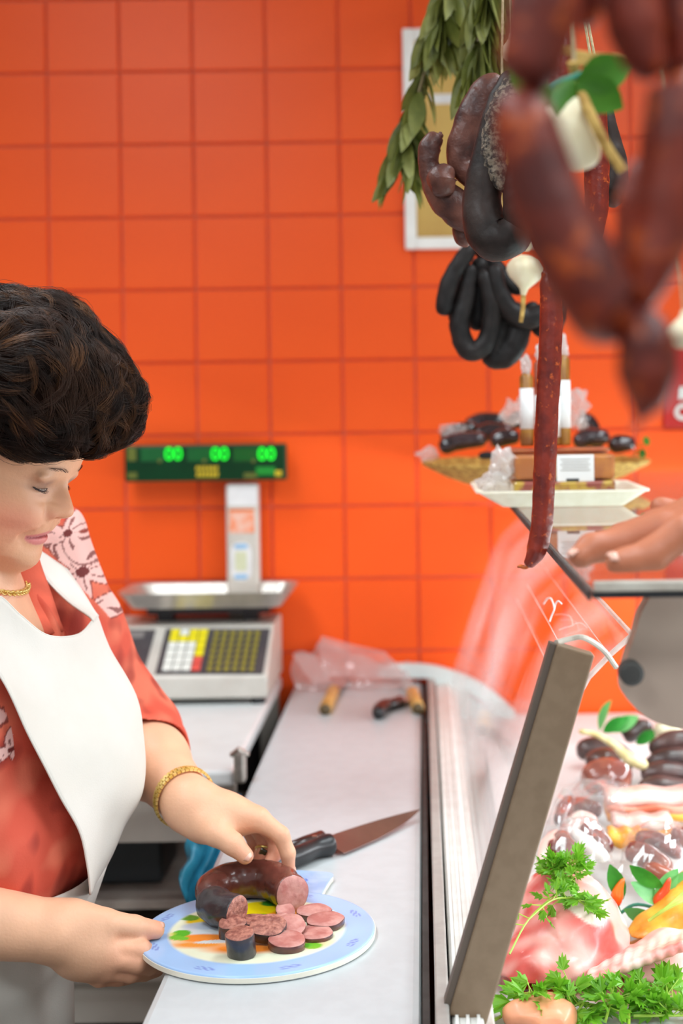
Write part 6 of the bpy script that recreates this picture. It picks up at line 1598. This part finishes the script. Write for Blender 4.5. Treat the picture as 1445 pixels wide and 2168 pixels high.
flower(P(8, 1600, 1.44), .028, 3, .8, near_); flower(P(-120, 1500, 1.44), .06, 5, .3, near_)
M_blouse = mat_attr('coral_printed_cotton', .75, noise=.10, nscale=26, bump=.15, bscale=350, spec=.25)
mesh_from('blouse', V, Q, M_blouse, wm, cols=Cb)
# neckline facing: narrow collar band along the far edge of the opening
rows = []
for (x, y, Y) in ((24, 1160, 1.645), (32, 1186, 1.643), (40, 1212, 1.640), (50, 1240, 1.635), (62, 1275, 1.625), (73, 1310, 1.615), (84, 1345, 1.605)):
    a = P(x, y, Y); rows.append([a + Vector((-.004, .004, 0)), a, a + Vector((.012, .010, .0)), a + Vector((.020, .026, 0))])
v_, f_ = loft(rows, 18, 8); cb_ = np.tile(L3(226, 104, 80), (len(v_), 1)) * (1 + .18 * vnoise(v_, 22, 5))[:, None]
o = mesh_from('lapel', v_, f_, M_blouse, wm, cols=cb_); solidify(o, .002)

# ------------------------------------------------------------------ apron
M_apron = mat('white_apron_cotton', rgb(222, 216, 208), .8, rgb(216, 210, 201), 10, spec=.2, bump=.08, bscale=500)
rows = [[(-62, 1345, 1.448), (-14, 1262, 1.485), (40, 1302, 1.508), (99, 1345, 1.54), (166, 1344, 1.59), (198, 1316, 1.635), (207, 1304, 1.67), (196, 1298, 1.72)],
        [(-5, 1425, 1.450), (10, 1372, 1.482), (60, 1388, 1.512), (115, 1397, 1.54), (175, 1394, 1.585), (224, 1368, 1.635), (234, 1374, 1.67), (225, 1380, 1.72)],
        [(32, 1495, 1.450), (60, 1480, 1.480), (110, 1480, 1.512), (170, 1480, 1.545), (232, 1475, 1.585), (282, 1478, 1.630), (282, 1486, 1.68), (255, 1490, 1.72)],
        [(85, 1605, 1.455), (120, 1590, 1.482), (170, 1580, 1.512), (220, 1575, 1.543), (268, 1570, 1.580), (299, 1562, 1.625), (294, 1572, 1.68), (260, 1575, 1.72)],
        [(130, 1690, 1.465), (165, 1682, 1.492), (205, 1675, 1.520), (245, 1670, 1.548), (278, 1670, 1.580), (301, 1672, 1.615), (292, 1684, 1.67), (255, 1690, 1.70)],
        [(165, 1765, 1.480), (185, 1758, 1.500), (208, 1750, 1.524), (228, 1748, 1.548), (248, 1750, 1.570), (262, 1745, 1.600), (256, 1756, 1.65), (235, 1768, 1.68)],
        [(182, 1832, 1.490), (192, 1826, 1.505), (203, 1822, 1.525), (213, 1821, 1.548), (224, 1822, 1.570), (234, 1812, 1.598), (229, 1824, 1.64), (220, 1833, 1.66)],
        [(188, 1893, 1.500), (190, 1892, 1.512), (192, 1892, 1.525), (193, 1891, 1.545), (193, 1891, 1.565), (192, 1890, 1.590), (190, 1892, 1.62), (186, 1894, 1.65)]]
rows = [[P(*q) for q in r] for r in rows]
v1, f1 = loft(rows, 60, 44)
v1 = v1 + .0020 * np.stack([vnoise(v1, 8, 1), vnoise(v1, 8, 2), 0 * v1[:, 0]], 1)
# straps
def strap(inner, outer, n=20, nc=8):
    a, b = catmull([P(*q) for q in inner], n), catmull([P(*q) for q in outer], n)
    V = []
    for i in range(n):
        for j in range(nc): t = j / (nc - 1); V.append(a[i] * (1 - t) + b[i] * t)
    return np.array(V), grid_faces(n, nc)
v2, f2 = strap([(198, 1316, 1.635), (188, 1304, 1.640), (151, 1279, 1.655), (116, 1247, 1.665), (70, 1194, 1.675), (30, 1140, 1.680), (-60, 1080, 1.66)], [(207, 1304, 1.670), (198, 1292, 1.685), (172, 1250, 1.715), (128, 1186, 1.735), (93, 1132, 1.740), (60, 1080, 1.735), (-60, 1040, 1.70)])
v3, f3 = strap([(-14, 1262, 1.485), (-40, 1225, 1.49), (-90, 1170, 1.51), (-160, 1110, 1.55)], [(-62, 1345, 1.448), (-90, 1290, 1.455), (-130, 1200, 1.47), (-190, 1110, 1.52)])
# skirt below the waist: from the gathered waist round the hips, down to the knees
V4 = []; nr_, nc_ = 26, 60
for i in range(nr_):
    t = i / (nr_ - 1); z = .955 - .50 * t; 
    for j in range(nc_):
        a = math.radians(-128 + 256 * j / (nc_ - 1)); rx = max(.097, .143 - .37 * .50 * t) + .006 * math.sin(a * 9 + 2 * t) * (.3 + t); ry = .172 + .010 * t + .006 * math.sin(a * 9 + 2 * t) * (.3 + t)
        V4.append((-.508 + rx * math.cos(a), 1.60 + ry * math.sin(a), z))
V4 = np.array(V4); f4 = grid_faces(nr_, nc_)
AV = []; AF = []
for v, f in ((v1, f1), (v2, f2), (v3, f3), (V4, f4)):
    n0 = sum(len(q) for q in AV); AV.append(np.asarray(v)); AF += [tuple(int(i) + n0 for i in q) for q in f]
o = mesh_from('apron', np.vstack(AV), AF, M_apron, wm); solidify(o, .0022)
hm = MB(); G1 = np.asarray(v1).reshape(60, 44, 3)
for ln_ in (G1[:, 0], G1[0, 3:34], G1[:, -1]): hm.tube(ln_, .0014, 6)
for ed in (np.asarray(v2).reshape(20, 8, 3)[:, 0], np.asarray(v2).reshape(20, 8, 3)[:, -1]): hm.tube(ed, .0014, 6)
hm.build('hem', M_apron, o, smooth=True)
# bits below the picture: trousers and shoes so that she stands on the floor
M_trs = mat('dark_trousers', rgb(50, 50, 58), .8); M_shoe = mat('white_clog', rgb(220, 218, 214), .5)
for yy in (1.53, 1.67):
    sausage('trouser_leg', [(-.515, yy, .88), (-.51, yy, .50), (-.515, yy, .08)], 0, M_trs, wm, 18, 20, .02, (.8, .8), [.088, .066, .052])
    sausage('shoe', [(-.56, yy, .045), (-.50, yy, .045), (-.40, yy, .036)], 0, M_shoe, wm, 16, 16, .0, (.5, .5), [.043, .045, .034])

# ------------------------------------------------------------------ watch, ring, necklace
M_gold = mat('polished_gold', rgb(246, 226, 150), .28, rgb(226, 194, 96), 120, metal=.6)
ax = Vector(wL - mid).normalized(); wc = Vector(wL) - ax * .022
u_ = ax.cross(Vector((0, 0, 1))).normalized(); v_u = u_.cross(ax)
wa = MB(); R_w = .0352
for k in range(44):
    a = 2 * math.pi * k / 44
    for j in (-1, 0, 1):
        a2 = a + (math.pi / 44 if j == 0 else 0); rad_ = u_ * math.cos(a2) + v_u * math.sin(a2); tg_ = ax.cross(rad_); rot_ = Matrix((tg_, rad_, ax)).transposed()
        wa.box(wc + rad_ * (R_w + (.0006 if j == 0 else 0)) + ax * (j * .0040), (.0040, .0022, .0037), rot=rot_)
wb = wa.build('watch_bracelet', M_gold, wm)
a = -2.25; rad_ = (u_ * math.cos(a) + v_u * math.sin(a)); rad_ = (rad_ + Vector((-.3, -1, 0)) * .9).normalized(); rad_ = (rad_ - ax * rad_.dot(ax)).normalized(); tg_ = ax.cross(rad_)
rot_ = Matrix((tg_, rad_, ax)).transposed(); MB().box(wc + rad_ * (R_w + .001), (.014, .005, .013), rot=rot_, bev=.0015).build('watch_case', M_gold, wb)
MB().box(wc + rad_ * (R_w + .0037), (.010, .0006, .009), rot=rot_).build('watch_dial', mat('pale_dial', rgb(226, 220, 196), .2), wb)
ra, rb_ = Vector(fing[2][0][1]), Vector(fing[2][0][2]); rc = ra * .45 + rb_ * .55; rx_ = (rb_ - ra).normalized(); q1 = rx_.cross(Vector((0, 1, 0))).normalized(); q2 = rx_.cross(q1)
rg_ = MB().tube([rc + (q1 * math.cos(t) + q2 * math.sin(t)) * .0098 for t in np.linspace(0, 2 * np.pi, 25)], .0014, 8, cap=False).build('ring', M_gold, wm)
st_ = rc + Vector((-.002, -1, .0)).normalized() * .0108
MB().box(st_, (.0085, .004, .0085), bev=.0015, rot=Matrix.Rotation(.5, 3, 'Y')).build('ring_stone', mat('olive_gem', rgb(96, 84, 50), .08, rgb(70, 60, 34), 120), rg_)
nk = MB(); bodyV = BV; kdb = KDTree(len(bodyV))
for i_, p_ in enumerate(bodyV): kdb.insert(p_, i_)
kdb.balance()
rc_ = Vector((-.525, 1.60, 1.286)); e1_ = Vector((.95, 0, -.30)); e2_ = Vector((0, 1, 0)); loop = []
for k in range(120):
    t = 2 * math.pi * k / 120; dr_ = e1_ * math.cos(t) + e2_ * math.sin(t); p = rc_ + dr_ * .074; co, j, _ = kdb.find(p)
    loop.append(Vector(co) + dr_ * .0032)
loop = [sum((loop[(i + q) % 120] for q in range(-4, 5)), Vector()) / 9 for i in range(120)]
pth = catmull([list(q) for q in loop + [loop[0]]], 111)[:-1]
for k in range(110):
    p = Vector(pth[k]); tg_ = (Vector(pth[(k + 1) % 110]) - Vector(pth[k - 1])).normalized(); out_ = (p - rc_).normalized(); b2_ = tg_.cross(out_).normalized()
    A = (out_ + b2_).normalized() if k % 2 else (out_ - b2_).normalized(); B = tg_
    nk.tube([p + A * .0030 * math.cos(s_) + B * .0036 * math.sin(s_) for s_ in np.linspace(0, 2 * np.pi, 11)], .0010, 5, cap=False)
nk.build('necklace', M_gold, wm, smooth=True)

# ================================================================== CUSTOMER'S HAND ON THE GLASS
cu_ = thing('person', 'hand of a customer resting bent fingers on the glass shelf at the right edge', 'person', P(1400, 1180, 1.06))
Yc = 1.045
h2 = lambda x, y, Y=Yc: np.array(P(x, y, Y * 1.085))
g = Grid(h2(1190, 1230, 1.0) - [0, .03, .02], h2(1760, 1000, 1.14) + [.16, .06, .05], .0022)
wr_ = h2(1640, 1075, 1.09)
k1, k2_, k3_, k4_ = h2(1440, 1128, 1.035), h2(1400, 1118, 1.065), h2(1390, 1112, 1.09), h2(1400, 1110, 1.11)
for q in (k1, k2_, k3_, k4_): g.chain([wr_, wr_ * .5 + q * .5, q], [.026, .018, .0130], .018)
g.chain([k1, h2(1378, 1176, 1.028), h2(1330, 1188, 1.022), h2(1308, 1190, 1.018)], [.0140, .0135, .0112, .0100], .004)
g.chain([k2_, h2(1310, 1150, 1.062), h2(1252, 1160, 1.055), h2(1228, 1178, 1.048)], [.0138, .0132, .0118, .0098], .004)
g.chain([k3_, h2(1318, 1138, 1.095), h2(1275, 1165, 1.090), h2(1262, 1188, 1.084)], [.0128, .0120, .0105, .0090], .004)
g.chain([k4_, h2(1340, 1142, 1.118), h2(1310, 1170, 1.114), h2(1300, 1190, 1.108)], [.0115, .0105, .0095, .0082], .004)
g.chain([h2(1540, 1090, 1.11), h2(1452, 1094, 1.125), h2(1412, 1082, 1.130), h2(1398, 1074, 1.130)], [.018, .0135, .0105, .0092], .004)
g.chain([wr_, h2(1900, 1000, 1.12)], [.028, .036], .02)
g.op(lambda X, Y, Z: (ZS + .0012 - Z) + 0 * X + 0 * Y, (0, .9, ZS - .05), (1, 1.3, ZS + .0012), 0.0, sub=True)
V, Q = g.mesh(1); del g
for q_, o_ in (((h2(1330, 1188, 1.022), h2(1308, 1190, 1.018)), (-.3, -.6, .8)), ((h2(1252, 1160, 1.055), h2(1228, 1178, 1.048)), (-.7, -.3, .6))):
    a_, b_ = Vector(q_[0]), Vector(q_[1]); oo = Vector(o_).normalized(); nail(b_ + oo * .0098, a_ + oo * .0098, oo, .012, .0062, cu_)
Cc = np.tile(L3(184, 112, 82), (len(V), 1)) * (1 + .05 * vnoise(V, 40, 3))[:, None]
mesh_from('hand', V, Q, M_skin, cu_, cols=Cc)
sausage('sleeve', [h2(1780, 1035, 1.10), h2(2000, 970, 1.13), h2(2300, 900, 1.18)], 0, mat('grey_sleeve', rgb(120, 120, 126), .8), cu_, 18, 20, .04, (.9, .9), [.045, .052, .058])
